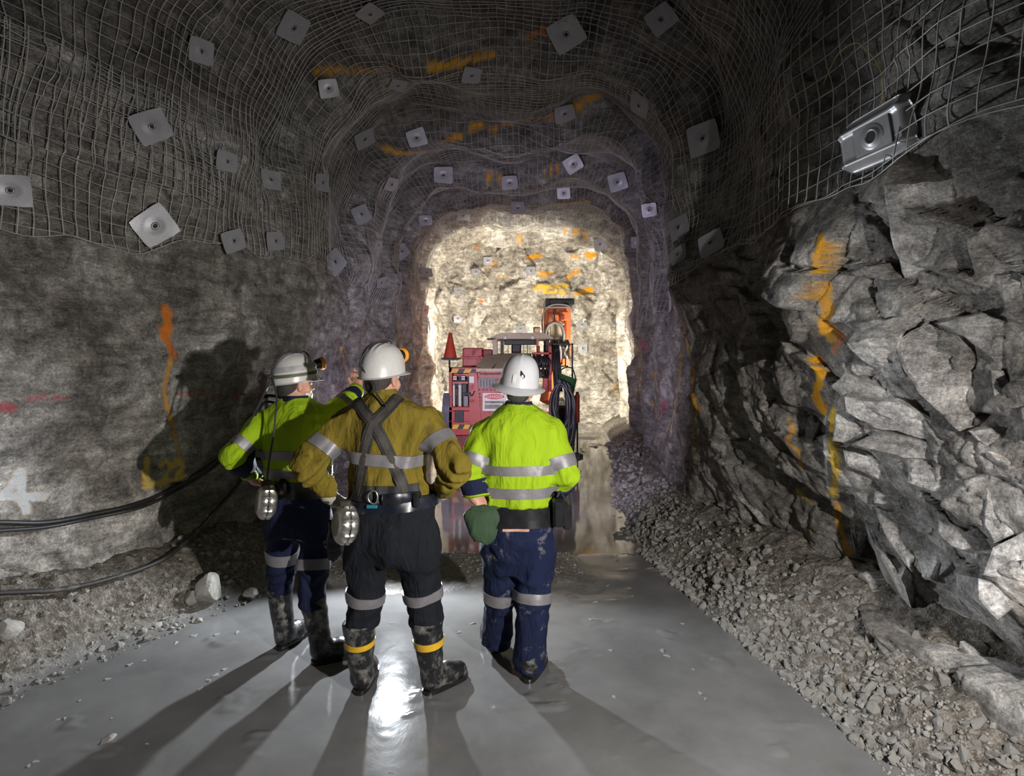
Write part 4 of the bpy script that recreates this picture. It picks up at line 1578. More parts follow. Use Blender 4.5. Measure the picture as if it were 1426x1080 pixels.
# canopy
can = MB()
zc0, zc1 = pw(700, 471.5, DR + 0.8)[2], pw(700, 463, DR + 0.8)[2]
xa, xb, xc, xd = pw(683, 0, DR + .8)[0], pw(698, 0, DR + .8)[0], pw(756, 0, DR + .8)[0], pw(770, 0, DR + .8)[0]
for (y0, y1) in ((DR + 0.8, DR + 2.2),):
    can.prism([(xa, y0, zc0), (xa, y0, zc0 + 0.03), (xb, y0, zc1), (xc, y0, zc1), (xd, y0, zc0 + 0.03), (xd, y0, zc0)], (0, y1 - y0, 0))
canopy = can.build('canopy', M_beige, rig)
rp('canopy_edge', M_black, 678, 470.5, 690, 472, DR + 0.8, 0.5, 0, canopy)
for (x0, x1, m) in ((686, 692.5, M_beige), (697, 701.5, M_black), (747, 750, M_orange), (760, 765, M_black)):
    rp('canopy_post', m, x0, 471, x1, 496, DR + 0.85, 0.08, 0.006)
for (x0, x1, m) in ((688, 693, M_black), (757, 762, M_black)):
    rp('canopy_post', m, x0, 471, x1, 500, DR + 2.0, 0.08, 0.006)
rp('light_bar', M_black, 702, 473, 748, 480, DR + 1.1, 0.1, 0.01)
for px in (703.5, 742):
    rp('work_lamp', M_white, px - 2.2, 467.5, px + 2.2, 472, DR + 0.74, 0.08, 0.006)
rp('cab_sill', M_beige, 690, 491.5, 740, 497, DR + 0.9, 1.0, 0.02)
rp('cab_seat', M_black, 712, 478, 726, 493, DR + 1.5, 0.15, 0.03)
for k in range(6):
    rp('guard_bar', M_black, 707 + k * 5.4, 480, 707.9 + k * 5.4, 492, DR + 2.0, 0.03, 0)
# valve and control block right of the hood
for (x0, y0, x1, y1, m, dd, nm) in ((764, 481, 768.5, 545, M_red, 0.5, 'control_post'), (744, 490, 769, 493.5, M_red, 0.5, 'control_beam'), (748, 481, 752, 520, M_dred, 0.6, 'control_post'),
                                    (746, 506, 762, 511, M_red, 0.55, 'control_beam'), (752, 495, 764, 512, M_hblk, 0.7, 'valve_bank'), (746, 514, 764, 524, M_dred, 0.6, 'valve_bank'),
                                    (752, 517, 757, 523, M_greyp, 0.5, 'relief_valve'), (756, 520, 763, 545, M_red, 0.6, 'control_box'), (738, 496, 748, 545, M_hblk, 0.9, 'pump_housing')):
    rp(nm, m, x0, y0, x1, y1, DR + dd, 0.12, 0.008)
rr = np.random.default_rng(3)
for k in range(9):
    x = 742 + k * 2.6
    MB().tube(smooth_path([pw(x, 494 + rr.uniform(-3, 3), DR + 0.55), pw(x + rr.uniform(1, 5), 503, DR + 0.42), pw(x + rr.uniform(-1, 4), 514, DR + 0.45), pw(x + 2, 526, DR + 0.55)], 6), 0.016, 6).build('hydraulic_hose', M_hose, rig, True)
for k in range(7):
    x = 769 + k * 1.5
    MB().tube(smooth_path([pw(x - 1, 480, DR + 0.7), pw(x + 1, 500, DR + 0.55), pw(x + 2 + rr.uniform(-1, 1), 525, DR + 0.5), pw(x + 4, 545, DR + 0.5)], 6), 0.022, 6).build('hydraulic_hose', M_black, rig, True)
rp('guard_frame', M_black, 796, 478, 798.4, 553, DR + 0.4, 0.04, 0.003)
rp('guard_frame', M_black, 770, 478, 798.4, 480, DR + 0.4, 0.04, 0.003)
rp('guard_panel', M_black, 786, 541, 799, 553, DR + 0.4, 0.03, 0.003)
# boom and feed
DB = 13.4
bm_ = MB()
p0, p1 = pw(762, 560, DR + 2.5), pw(776, 478, DB)
bm_.tube([p0, p1], [0.17, 0.15], 4)
bm_.build('boom_arm', M_orange, rig)
feed = MB()
pb(758, 426, 764, 478, DB, 1.0, 0.03, feed)
pb(787, 426, 795, 500, DB, 1.0, 0.03, feed)
pb(760, 424, 792, 437, DB + 0.05, 1.0, 0.05, feed)
pb(778, 432, 792, 446, DB - 0.05, 0.5, 0.04, feed)
fd = feed.build('feed_body', M_orange, rig)
for (x0, y0, x1, y1, m) in ((765, 438, 778, 452, M_orange), (766, 450, 786, 474, M_beige), (771, 430, 773.5, 450, M_hblk), (780, 438, 786, 445, M_dred), (783, 452, 788, 470, M_red), (776, 487, 792, 511, M_orange), (779, 491, 784, 508, M_beige), (786, 490, 789, 510, M_dred), (776, 508, 792, 511, M_white)):
    rp('feed_plate', m, x0, y0, x1, y1, DB - 0.12, 0.16, 0.01)
rp('feed_roof', M_black, 760, 415, 800, 424, DB + 0.1, 1.3, 0.02)
rp('feed_cross_bar', M_greyp, 751, 426.5, 802, 428.5, DB - 0.1, 0.06, 0.005)
rp('feed_bracket', M_black, 760, 415, 765, 427, DB - 0.05, 0.1, 0.005)
MB().tube(smooth_path([pw(760, 480, DB - .3), pw(759.5, 465, DB - .3), pw(763, 454, DB - .3), pw(772, 449, DB - .3), pw(781, 453, DB - .3), pw(785, 465, DB - .3), pw(784, 482, DB - .3)], 7), 0.035, 8).build('feed_hose', M_greyp, rig, True)
MB().tube(smooth_path([pw(757, 470, DB - .2), pw(755, 450, DB - .2), pw(758, 432, DB - .2), pw(770, 424, DB - .2), pw(790, 425, DB - .2), pw(799, 433, DB - .2)], 7), 0.02, 6).build('feed_hose', M_greyp, rig, True)
for k in range(8):
    x = 768 + k * 3.2
    MB().tube(smooth_path([pw(x, 474, DB - .2), pw(x + rr.uniform(-3, 3), 482, DB - .45), pw(x + rr.uniform(-2, 6), 490, DB - .3), pw(x + 3, 499, DB - .2)], 6), 0.03, 6).build('feed_hose', M_hblk if k % 3 else M_greyp, rig, True)
rp('valve_cluster', M_hblk, 768, 476, 790, 483, DB - 0.3, 0.2, 0.02)
rp('lamp_box', M_orange, 743, 455, 752, 464, DB - 0.5, 0.2, 0.01)
rp('lamp_box_lens', M_white, 744.5, 457, 750.5, 462, DB - 0.52, 0.02, 0.0)
# stabiliser jack on the right
DJ = DR + 0.7
jk = MB()
c0, c1 = pw(804, 588, DJ), pw(804, 549, DJ)
jk.cyl(c0, c1, 0.045, 16)
jack = jk.build('stabiliser_jack', M_red, rig, True, 40)
MB().cyl(c1, c1 + np.array([0, 0, 0.05]), 0.03, 12).build('jack_cap', M_black, jack, True, 40)
g0 = c0.copy(); g0[2] = 0.03
MB().cyl(g0, c0, 0.018, 12).build('jack_rod', M_black, jack, True, 40)
MB().lathe([(0.11, -0.05), (0.11, 0.0), (0.04, 0.03)], g0, (0, 0, 1), 20).build('jack_foot', M_black, jack, True, 40)
rp('jack_arm', M_red, 792, 566, 803, 574, DJ - 0.02, 0.06, 0.006)
MB().tube(smooth_path([pw(800.5, 551, DJ - 0.05), pw(800, 565, DJ - 0.06), pw(801, 580, DJ - 0.05)], 5), 0.012, 6).build('jack_hose', M_black, rig, True)

# traffic cone on its holder
cb = pw(627, 498, DR + 0.4)
cone = empty('traffic_cone', cb)
tag(cone, 'faded red traffic cone standing at the left of the drill rig', 'cone')
zt = pw(627, 463, DR + 0.4)[2] - cb[2]
MB().lathe([(0.125, 0.0), (0.12, 0.03), (0.03, zt - 0.01), (0.02, zt)], cb, (0, 0, 1), 24).build('cone_body', mat_dirty('cone_red', (0.62, 0.07, 0.035), (0.35, 0.14, 0.1), 0.25, 0.5), cone, True, 40)
MB().box(cb + np.array([-0.15, -0.15, -0.03]), cb + np.array([0.17, 0.15, 0.0]), bev=0.01).build('cone_base', M_black, cone)
MB().cyl(pw(626, 512, DR + 0.4), pw(626, 500.5, DR + 0.4), 0.018, 10).build('cone_holder', M_black, rig)
rp('cone_holder_plate', M_black, 616, 500.4, 636, 501.5, DR + 0.28, 0.3, 0)

# coil of hose hung on the right rear corner
coil = empty('hose_coil', pw(783, 600, DR - 0.1))
tag(coil, 'thick coil of dark hoses hanging on the right rear of the drill rig', 'hose')
for k in range(15):
    w = 7 + 10 * rr.random()
    cx = 784 + rr.uniform(-5, 3)
    tpy = 529 + rr.uniform(0, 7)
    bt = 610 + rr.uniform(-18, 24)
    dd = DR - 0.12 - 0.02 * k
    P = [pw(cx + rr.uniform(-2, 2), tpy, dd), pw(cx + w * 0.75, tpy + 14, dd - .03), pw(cx + w * 1.02, (tpy + bt) / 2 + rr.uniform(-8, 8), dd - .05), pw(cx + w * 0.72, bt - 10, dd - .02),
         pw(cx, bt, dd), pw(cx - w * 0.65, bt - 12, dd + .02), pw(cx - w * 1.0, (tpy + bt) / 2, dd + .04), pw(cx - w * 0.75, tpy + 14, dd + .02)]
    MB().tube(smooth_path(P, 7, True), 0.026, 7, closed=True).build('hose_loop', M_hose, coil, True)
MB().cyl(pw(779, 531, DR + 0.1), pw(779, 531, DR - 0.55), 0.03, 10).build('coil_hook', M_black, rig)
coil2 = empty('hose_coil', pw(620, 600, DR + 0.1))
tag(coil2, 'bluish grey hoses hanging at the left of the red cabinet', 'hose')
for k in range(7):
    x = 616 + k * 1.3
    P = [pw(x + 3, 548, DR + .05), pw(x + 1, 565, DR - .02 - .01 * k), pw(x, 590, DR - .02 - .01 * k), pw(x + 1.5, 606, DR), pw(x + 5, 612, DR + 0.04), pw(x + 6, 590, DR + .08), pw(x + 5.5, 560, DR + .08)]
    MB().tube(smooth_path(P, 6, True), 0.019, 6, closed=True).build('hose_loop', mat_plain('bluish_hose', (0.16, 0.155, 0.20), 0.4) if k == 0 else bpy.data.materials['bluish_hose'], coil2, True)
MB().cyl(pw(621, 550, DR + 0.06), pw(627, 550, DR + 0.06), 0.02, 8).build('coil_hook', M_black, rig)

# green bag on the corner
bag = empty('green_bag', pw(790, 548, DR - 0.05))
tag(bag, 'green canvas bag hung beside the orange boom above the hose coil', 'bag')
nb, nh = 24, 10
bv = []
for j in range(nh):
    t = j / (nh - 1)
    yy = 549 - t * 27
    xl_ = np.interp(t, [0, 0.5, 1], [790, 783, 776]); xr_ = np.interp(t, [0, 0.5, 1], [799, 801, 803.5])
    yl = np.interp(t, [0, 1], [549, 518]); yr = np.interp(t, [0, 1], [549, 528])
    for k in range(nb):
        a = 2 * math.pi * k / nb
        u_ = 0.5 + 0.5 * math.cos(a)
        q = pw(xl_ + (xr_ - xl_) * u_, yl + (yr - yl) * u_, DR - 0.10)
        q[1] += 0.13 * math.sin(a) * (0.35 + 0.65 * math.sin(min(1, t + 0.25) * 2.2))
        bv.append(q)
bf = [(j * nb + k, j * nb + (k + 1) % nb, (j + 1) * nb + (k + 1) % nb, (j + 1) * nb + k) for j in range(nh - 1) for k in range(nb)]
bf += [tuple(range(nb))[::-1], tuple((nh - 1) * nb + k for k in range(nb))]
MB().add(bv, bf).build('bag_body', M_green, bag, True, 50)
MB().tube(smooth_path([pw(777, 520, DR - .1), pw(786, 512, DR + .1), pw(797, 513, DR + .35), pw(802, 528, DR - .1)], 6), 0.012, 6).build('bag_strap', M_green, bag, True)
# ------------------------------------------------------------------ distance-field modelling for people and clothes
class Field:
    def __init__(self, lo, hi, h):
        self.lo = np.array(lo, np.float32); self.h = h
        self.n = np.ceil((np.array(hi) - np.array(lo)) / h).astype(int) + 1
        self.D = np.full(self.n, 0.25, np.float32)
        self.ax = [self.lo[i] + h * np.arange(self.n[i], dtype=np.float32) for i in range(3)]

    def sl(self, lo, hi):
        s = []
        for i in range(3):
            a = int(np.clip(math.floor((lo[i] - self.lo[i]) / self.h), 0, self.n[i]))
            b = int(np.clip(math.ceil((hi[i] - self.lo[i]) / self.h) + 1, 0, self.n[i]))
            s.append(slice(a, b))
        return tuple(s)

    def pts(self, s):
        return np.meshgrid(self.ax[0][s[0]], self.ax[1][s[1]], self.ax[2][s[2]], indexing='ij', sparse=True)

    def union(self, fn, lo, hi, k=0.02, sub=False):
        m = 0.03 + 1.5 * k
        s = self.sl(np.array(lo) - m, np.array(hi) + m)
        X, Y, Z = self.pts(s)
        d = fn(X, Y, Z)
        a = self.D[s]
        if a.size == 0:
            return
        if sub:
            h = np.clip(0.5 - 0.5 * (a + d) / k, 0, 1)
            self.D[s] = a + (-d - a) * h + k * h * (1 - h)
        else:
            h = np.clip(0.5 + 0.5 * (d - a) / k, 0, 1)
            self.D[s] = d + (a - d) * h - k * h * (1 - h)

    def capsule(self, a, b, ra, rb=None, k=0.02, sub=False):
        rb = ra if rb is None else rb
        a, b = np.array(a, float), np.array(b, float)
        ba = b - a
        L2 = float(ba @ ba) + 1e-12

        def fn(X, Y, Z):
            t = np.clip(((X - a[0]) * ba[0] + (Y - a[1]) * ba[1] + (Z - a[2]) * ba[2]) / L2, 0, 1)
            return np.sqrt((X - a[0] - t * ba[0]) ** 2 + (Y - a[1] - t * ba[1]) ** 2 + (Z - a[2] - t * ba[2]) ** 2) - (ra + (rb - ra) * t)
        r = max(ra, rb)
        self.union(fn, np.minimum(a, b) - r, np.maximum(a, b) + r, k, sub)

    def ellipsoid(self, c, r, R=None, k=0.02, sub=False):
        c, r = np.array(c, float), np.array(r, float)
        R = np.eye(3) if R is None else np.array(R)

        def fn(X, Y, Z):
            x, y, z = X - c[0], Y - c[1], Z - c[2]
            u = (R[0, 0] * x + R[1, 0] * y + R[2, 0] * z) / r[0]
            v = (R[0, 1] * x + R[1, 1] * y + R[2, 1] * z) / r[1]
            w = (R[0, 2] * x + R[1, 2] * y + R[2, 2] * z) / r[2]
            return (np.sqrt(u * u + v * v + w * w) - 1) * r.min()
        m = r.max()
        self.union(fn, c - m, c + m, k, sub)

    def stack(self, rows, yaw=0.0, p=2.4, k=0.03, shrink=0.0):
        """rows: (z, cx, cy, rx, ry) from bottom to top"""
        R = np.array(sorted(rows), float)
        cs, sn = math.cos(yaw), math.sin(yaw)
        z0, z1 = R[0, 0], R[-1, 0]

        def fn(X, Y, Z):
            zc = np.clip(Z, z0, z1)
            cx, cy, rx, ry = [np.interp(zc, R[:, 0], R[:, i]) for i in (1, 2, 3, 4)]
            rx, ry = np.maximum(rx - shrink, 0.03), np.maximum(ry - shrink, 0.03)
            x, y = X - cx, Y - cy
            u, v = cs * x - sn * y, sn * x + cs * y
            q = ((np.abs(u) / rx) ** p + (np.abs(v) / ry) ** p) ** (1 / p)
            d = (q - 1) * np.minimum(rx, ry)
            return np.maximum(d, np.maximum(z0 - Z, Z - z1))
        m = R[:, 3:5].max()
        self.union(fn, (R[:, 1].min() - m, R[:, 2].min() - m, z0), (R[:, 1].max() + m, R[:, 2].max() + m, z1), k)

    def half(self, nrm, off):
        """keep only the side where n.p <= off"""
        X, Y, Z = self.pts((slice(None),) * 3)
        self.D = np.maximum(self.D, X * nrm[0] + Y * nrm[1] + Z * nrm[2] - off)

    def wrinkle(self, fn, band=0.04):
        i = np.nonzero(np.abs(self.D) < band)
        P = np.stack([self.ax[k][i[k]] for k in range(3)], -1)
        self.D[i] += fn(P).astype(np.float32)

    def sample(self, P):
        q = (np.asarray(P, np.float32) - self.lo) / self.h
        i = np.floor(q).astype(int)
        i = np.clip(i, 0, self.n - 2)
        f = np.clip(q - i, 0, 1)
        r = 0
        for a in (0, 1):
            for b in (0, 1):
                for c in (0, 1):
                    w = (f[..., 0] if a else 1 - f[..., 0]) * (f[..., 1] if b else 1 - f[..., 1]) * (f[..., 2] if c else 1 - f[..., 2])
                    r = r + w * self.D[i[..., 0] + a, i[..., 1] + b, i[..., 2] + c]
        return r

    def grad(self, P):
        e = self.h
        g = np.stack([self.sample(P + np.eye(3)[k] * e) - self.sample(P - np.eye(3)[k] * e) for k in range(3)], -1)
        return g / (np.linalg.norm(g, axis=-1, keepdims=True) + 1e-9)

    def nets(self):
        D = self.D
        S = D < 0
        nc = self.n - 1
        acc = np.zeros((*nc, 3), np.float32)
        cnt = np.zeros(nc, np.float32)
        cross = []
        for a in range(3):
            s0 = [slice(None)] * 3; s1 = [slice(None)] * 3
            s0[a] = slice(0, -1); s1[a] = slice(1, None)
            m = S[tuple(s0)] != S[tuple(s1)]
            I = np.argwhere(m)
            d0 = D[tuple(s0)][m]; d1 = D[tuple(s1)][m]
            P = I.astype(np.float32)
            P[:, a] += d0 / (d0 - d1)
            cross.append((I, S[tuple(s0)][m]))
            b, c = (a + 1) % 3, (a + 2) % 3
            for ob in (0, -1):
                for oc in (0, -1):
                    J = I.copy(); J[:, b] += ob; J[:, c] += oc
                    ok = (J >= 0).all(1) & (J < nc).all(1)
                    np.add.at(acc, tuple(J[ok].T), P[ok])
                    np.add.at(cnt, tuple(J[ok].T), 1)
        idx = np.full(nc, -1, np.int64)
        act = cnt > 0
        idx[act] = np.arange(act.sum())
        V = acc[act] / cnt[act][:, None] * self.h + self.lo
        Q = []
        for a in range(3):
            I, sg = cross[a]
            b, c = (a + 1) % 3, (a + 2) % 3
            J = []
            for ob, oc in ((0, 0), (-1, 0), (-1, -1), (0, -1)):
                j = I.copy(); j[:, b] += ob; j[:, c] += oc
                J.append(j)
            ok = np.all([((j >= 0).all(1) & (j < nc).all(1)) for j in J], 0)
            q = np.stack([idx[tuple(j[ok].T)] for j in J], -1)
            f = sg[ok]
            q[~f] = q[~f][:, ::-1]
            Q.append(q)
        return V, np.concatenate(Q)

    def build(self, name, mat, parent, relax=1):
        V, Q = self.nets()
        for _ in range(relax):          # one gentle smoothing pass
            acc = np.zeros_like(V); c = np.zeros(len(V))
            for i in range(4):
                a, b = Q[:, i], Q[:, (i + 1) % 4]
                np.add.at(acc, a, V[b]); np.add.at(c, a, 1)
                np.add.at(acc, b, V[a]); np.add.at(c, b, 1)
            V = 0.5 * V + 0.5 * acc / np.maximum(c, 1)[:, None]
        return link(name, mesh_np(name, V, Q, True), mat, parent)


def ring_band(fields, axis_pt, axis_dir, t0, t1, out, rmax, n=56, ref=(0, -1, 0), arc=None, rows=4):
    """cloth ring: march outwards from the axis to the surface of the field(s), between axis offsets t0 and t1.
    axis_pt/axis_dir: straight axis; arc: angles (start, end) for an open band; returns an MB"""
    fields = fields if isinstance(fields, (list, tuple)) else [fields]
    ax = np.array(axis_dir, float); ax /= np.linalg.norm(ax)
    u = np.array(ref, float); u = u - ax * (u @ ax); u /= np.linalg.norm(u)
    v = np.cross(ax, u)
    ang = np.linspace(0, 2 * math.pi, n, endpoint=False) if arc is None else np.linspace(arc[0], arc[1], n)
    ts = np.linspace(t0, t1, rows)
    P0 = np.array(axis_pt, float)[None, None] + ts[None, :, None] * ax
    dr = (np.cos(ang)[:, None] * u + np.sin(ang)[:, None] * v)[:, None, :]
    rr = np.linspace(0.01, rmax, 70)
    R = np.full((n, rows), rmax)
    done = np.zeros((n, rows), bool)
    for r in rr:
        d = np.min([f.sample(P0 + dr * r) for f in fields], 0)
        hit = (d > 0) & ~done & (r > 0.02)
        R[hit] = r - np.clip(d[hit], 0, 0.012)
        done |= hit
    for _ in range(2):
        if arc is None:
            R = 0.5 * R + 0.25 * (np.roll(R, 1, 0) + np.roll(R, -1, 0))
        R[:, 1:-1] = 0.5 * R[:, 1:-1] + 0.25 * (R[:, 2:] + R[:, :-2])
    outer = P0 + dr * (R + out)[..., None]
    inner = P0 + dr * (R - 0.012)[..., None]
    V = np.concatenate([outer.reshape(-1, 3), inner.reshape(-1, 3)])
    cl = arc is None
    q = grid_quads(n, rows, cl)
    N = n * rows
    qs = [q, q[:, ::-1] + N]
    i = np.arange(n if cl else n - 1); j = (i + 1) % n
    for c in (0, rows - 1):
        e = np.stack([i * rows + c, j * rows + c, j * rows + c + N, i * rows + c + N], -1)
        qs.append(e if c == 0 else e[:, ::-1])
    if not cl:
        c = np.arange(rows - 1)
        for b in (0, (n - 1) * rows):
            qs.append(np.stack([b + c, b + c + 1, b + c + 1 + N, b + c + N], -1))
    return MB().add(V, np.concatenate(qs))


def ribbon(fields, path, width, out=0.006, thick=0.004, mat=None, name='strap', parent=None, d0=2.2, d1=4.6, n=7):
    """strap lying on the side of the cloth seen along the pixel path"""
    fields = fields if isinstance(fields, (list, tuple)) else [fields]
    pts2 = smooth_path([(*q, 0) for q in path], n)[:, :2]
    P, N = [], []
    last = None
    for (px, py) in pts2:
        ds = np.arange(d0, d1, 0.006)
        Q = np.stack([(px - 713) / F * ds, ds, CAMH - (py - HZ) / F * ds], -1)
        dv = np.min([f.sample(Q) for f in fields], 0)
        k = np.nonzero(dv < 0)[0]
        if len(k) == 0:
            if last is None:
                continue
            q = pw(px, py, last)
            n_ = N[-1]
        else:
            last = ds[k[0]]
            q = Q[k[0]]
            f = fields[int(np.argmin([f.sample(q[None])[0] for f in fields]))]
            n_ = f.grad(q[None])[0]
        P.append(q); N.append(n_)
    P, N = np.array(P), np.array(N)
    for _ in range(3):
        P[1:-1] = 0.5 * P[1:-1] + 0.25 * (P[2:] + P[:-2])
        N[1:-1] = 0.5 * N[1:-1] + 0.25 * (N[2:] + N[:-2])
    N /= np.linalg.norm(N, axis=1)[:, None]
    T = np.gradient(P, axis=0); T /= np.linalg.norm(T, axis=1)[:, None]
    S = np.cross(T, N); S /= np.linalg.norm(S, axis=1)[:, None]
    w = np.broadcast_to(np.array(width, float), (len(P),))[:, None]
    c = P + N * out
    V = np.stack([c - S * w / 2 + N * thick * .4, c + N * thick, c + S * w / 2 + N * thick * .4, c + S * w / 2 - N * 0.008, c - S * w / 2 - N * 0.008], 1)
    m = len(P)
    f = [(i * 5 + k, i * 5 + (k + 1) % 5, (i + 1) * 5 + (k + 1) % 5, (i + 1) * 5 + k) for i in range(m - 1) for k in range(5)]
    f += [tuple(range(5)), tuple((m - 1) * 5 + k for k in range(5))[::-1]]
    return MB().add(V.reshape(-1, 3), f).build(name, mat, parent, True, 60)


def hand(fld, wrist, d, pn, thumb, curl=(0.5, 0.5, 0.4), index=None, g=0.0, k=0.010):
    """palm and five fingers: d finger direction, pn palm normal, thumb: +1/-1 side"""
    w = np.array(wrist, float)
    d = np.array(d, float); d /= np.linalg.norm(d)
    pn = np.array(pn, float); pn -= d * (pn @ d); pn /= np.linalg.norm(pn)
    lat = np.cross(pn, d) * thumb
    for i, (off, L, r) in enumerate(((0.030, 0.072, 0.0090), (0.010, 0.080, 0.0092), (-0.010, 0.074, 0.0088), (-0.029, 0.060, 0.0080))):
        kn = w + d * (0.088 - 0.006 * abs(i - 1)) + lat * off
        fld.capsule(w + lat * off * 0.55 + d * 0.012, kn, 0.017 + g, 0.0125 + g, 0.02)
        cc = curl if (index is None or i != 0) else index
        a = 0.0
        p = kn
        for seg, cr in zip((0.44, 0.31, 0.25), cc):
            a += cr
            q = p + (d * math.cos(a) + pn * math.sin(a)) * L * seg
            fld.capsule(p, q, r + g, r * 0.93 + g, k)
            p = q
    t0 = w + d * 0.025 + lat * 0.026
    t1 = t0 + (lat * 0.62 + d * 0.62 + pn * 0.3) * 0.046
    t2 = t1 + (lat * 0.2 + d * 0.9 + pn * 0.35) * 0.034
    fld.capsule(t0, t1, 0.0135 + g, 0.0108 + g, 0.014)
    fld.capsule(t1, t2, 0.0105 + g, 0.0092 + g, k)


def frame(yaw, pitch=0.0, roll=0.0):
    """columns: right, forward, up of something facing +Y turned clockwise by yaw (seen from above)"""
    R = Matrix.Rotation(-yaw, 3, 'Z') @ Matrix.Rotation(pitch, 3, 'X') @ Matrix.Rotation(roll, 3, 'Y')
    return np.array(R)


M_skin = mat_plain('skin', (0.52, 0.27, 0.19), 0.55, 0, 0.18, 30, 0.12, 160)
M_hair_d = mat_plain('dark_hair', (0.035, 0.028, 0.024), 0.7, 0, 0.5, 90, 0.5, 160)
M_hair_w = mat_plain('white_hair', (0.75, 0.73, 0.70), 0.7, 0, 0.2, 90, 0.5, 160)
M_eye = mat_plain('eye', (0.6, 0.58, 0.55), 0.2)
M_hiviz = mat_cloth('hi_vis_yellow', (0.33, 0.50, 0.010), 0.9, var=0.32)
M_mustard = mat_cloth('mustard_drill', (0.205, 0.150, 0.016), 1.0, (0.07, 0.052, 0.012), 0.5, var=0.45)  # wide variation puts crease shade into the colour, plus dirt
M_navy = mat_cloth('navy_drill', (0.010, 0.015, 0.048), 0.8, var=0.4)
M_navymud = mat_cloth('navy_drill_muddy', (0.008, 0.014, 0.050), 0.9, (0.30, 0.29, 0.28), 0.34, var=0.45)
M_charcoal = mat_cloth('charcoal_drill', (0.008, 0.0095, 0.014), 0.9, (0.10, 0.10, 0.10), 0.12, var=0.3)
M_refl = mat_plain('reflective_tape', (0.19, 0.18, 0.19), 0.45, 0.15, 0.15, 40, 0.15, 30)
M_hat = mat_plain('white_helmet', (0.56, 0.56, 0.58), 0.28, 0, 0.06, 12)
M_hat2 = mat_dirty('scuffed_white_helmet', (0.56, 0.545, 0.52), (0.42, 0.33, 0.24), 0.12, 0.3, 0, 10, 0.03)
M_boot = mat_dirty('black_rubber_boot', (0.016, 0.016, 0.017), (0.30, 0.285, 0.26), 0.36, 0.32, 0, 13, 0.25)
M_leath = mat_plain('black_leather', (0.014, 0.014, 0.016), 0.28, 0, 0.4, 20, 0.06, 40)
M_strap = mat_plain('black_webbing', (0.022, 0.022, 0.026), 0.6, 0, 0.3, 60, 0.3, 200)
M_strap2 = mat_plain('worn_webbing', (0.050, 0.042, 0.034), 0.65, 0, 0.4, 40, 0.3, 200)
M_blueb = mat_plain('dark_blue_belt', (0.008, 0.011, 0.020), 0.35, 0, 0.3, 30)
M_steel = mat_plain('stainless_steel', (0.50, 0.48, 0.45), 0.33, 0.85, 0.2, 20)
M_brown = mat_plain('worn_steel_side', (0.22, 0.19, 0.165), 0.35, 0.6, 0.35, 14)
M_glove = mat_cloth('pale_glove', (0.42, 0.38, 0.33), 0.5)
M_lens = mat_plain('lamp_lens', (0.7, 0.7, 0.65), 0.15)
M_orange2 = mat_plain('lamp_orange', (0.85, 0.33, 0.03), 0.35, 0, 0.15)
M_yelb = mat_dirty('boot_yellow', (0.75, 0.44, 0.02), (0.25, 0.2, 0.12), 0.3, 0.4)
M_pouch = mat_cloth('green_pouch_cloth', (0.046, 0.080, 0.042), 0.45)
M_teal = mat_plain('teal_tag', (0.01, 0.16, 0.22), 0.5)
M_strapgr = mat_plain('grey_helmet_band', (0.34, 0.335, 0.33), 0.5)
M_strapgn = mat_plain('olive_helmet_band', (0.08, 0.09, 0.05), 0.6)


def helmet_pt(phi, t, full, off=0.0):
    """t < 0: brim outwards; t in 0..1: from rim to crown. local head frame, phi from forward"""
    sx, sy = np.sin(phi), np.cos(phi)
    el = np.clip(t, 0, 1) * math.pi / 2
    ce, se = np.cos(el) ** 0.72, np.sin(el) ** 0.9
    rx, ry, hz = 0.112 + off, 0.138 + off, (0.178 if full else 0.160) + off
    x, y = rx * ce * sx, ry * ce * sy - 0.005
    rim = 0.028 + (0.020 if not full else 0.012) * np.cos(phi) * (1 - np.clip(t, 0, 1))
    z = rim + hz * se
    # moulded ridges running front to back over the crown
    rid = sum(np.exp(-((x - c) / 0.007) ** 2) for c in (-0.030, 0.0, 0.030)) * 0.006 * sstep(0.35, 0.7, t) if not full else np.exp(-(x / 0.006) ** 2) * 0.004 * sstep(0.2, 0.5, t)
    z = z + rid
    b = np.clip(-t, 0, 1)
    if full:
        w = 0.052 + 0.010 * np.cos(2 * phi)
        drop = 0.022 + 0.020 * (np.cos(phi) < 0) * np.abs(np.cos(phi)) - 0.012 * np.abs(np.sin(phi))
    else:
        w = 0.006 + 0.040 * np.clip(np.cos(phi), 0, 1) ** 1.6
        drop = 0.006 + 0.010 * np.clip(np.cos(phi), 0, 1)
    x = x + sx * w * b
    y = y + sy * w * b
    z = z - drop * b ** 1.3
    return np.stack([x, y, z], -1)


def helmet(C, R, full, mat, parent):
    n = 64
    phi = np.linspace(0, 2 * math.pi, n, endpoint=False)
    t = np.concatenate([np.linspace(-1, 0, 6), np.linspace(0.04, 0.99, 20)])
    PH, T = np.meshgrid(phi, t, indexing='ij')
    A = helmet_pt(PH, T, full)
    B = helmet_pt(PH, T, full, -0.006) - np.array([0, 0, 0.003])
    m = len(t)
    q = grid_quads(n, m, True)
    N = n * m
    V = np.concatenate([A.reshape(-1, 3), B.reshape(-1, 3)]) @ R.T + C
    i = np.arange(n); j = (i + 1) % n
    qs = [q[:, ::-1], q + N, np.stack([i * m, j * m, j * m + N, i * m + N], -1)]
    mb = MB().add(V, np.concatenate(qs))
    mb.f.append(tuple(k * m + m - 1 for k in range(n)))
    return mb.build('helmet', mat, parent, True, 50)


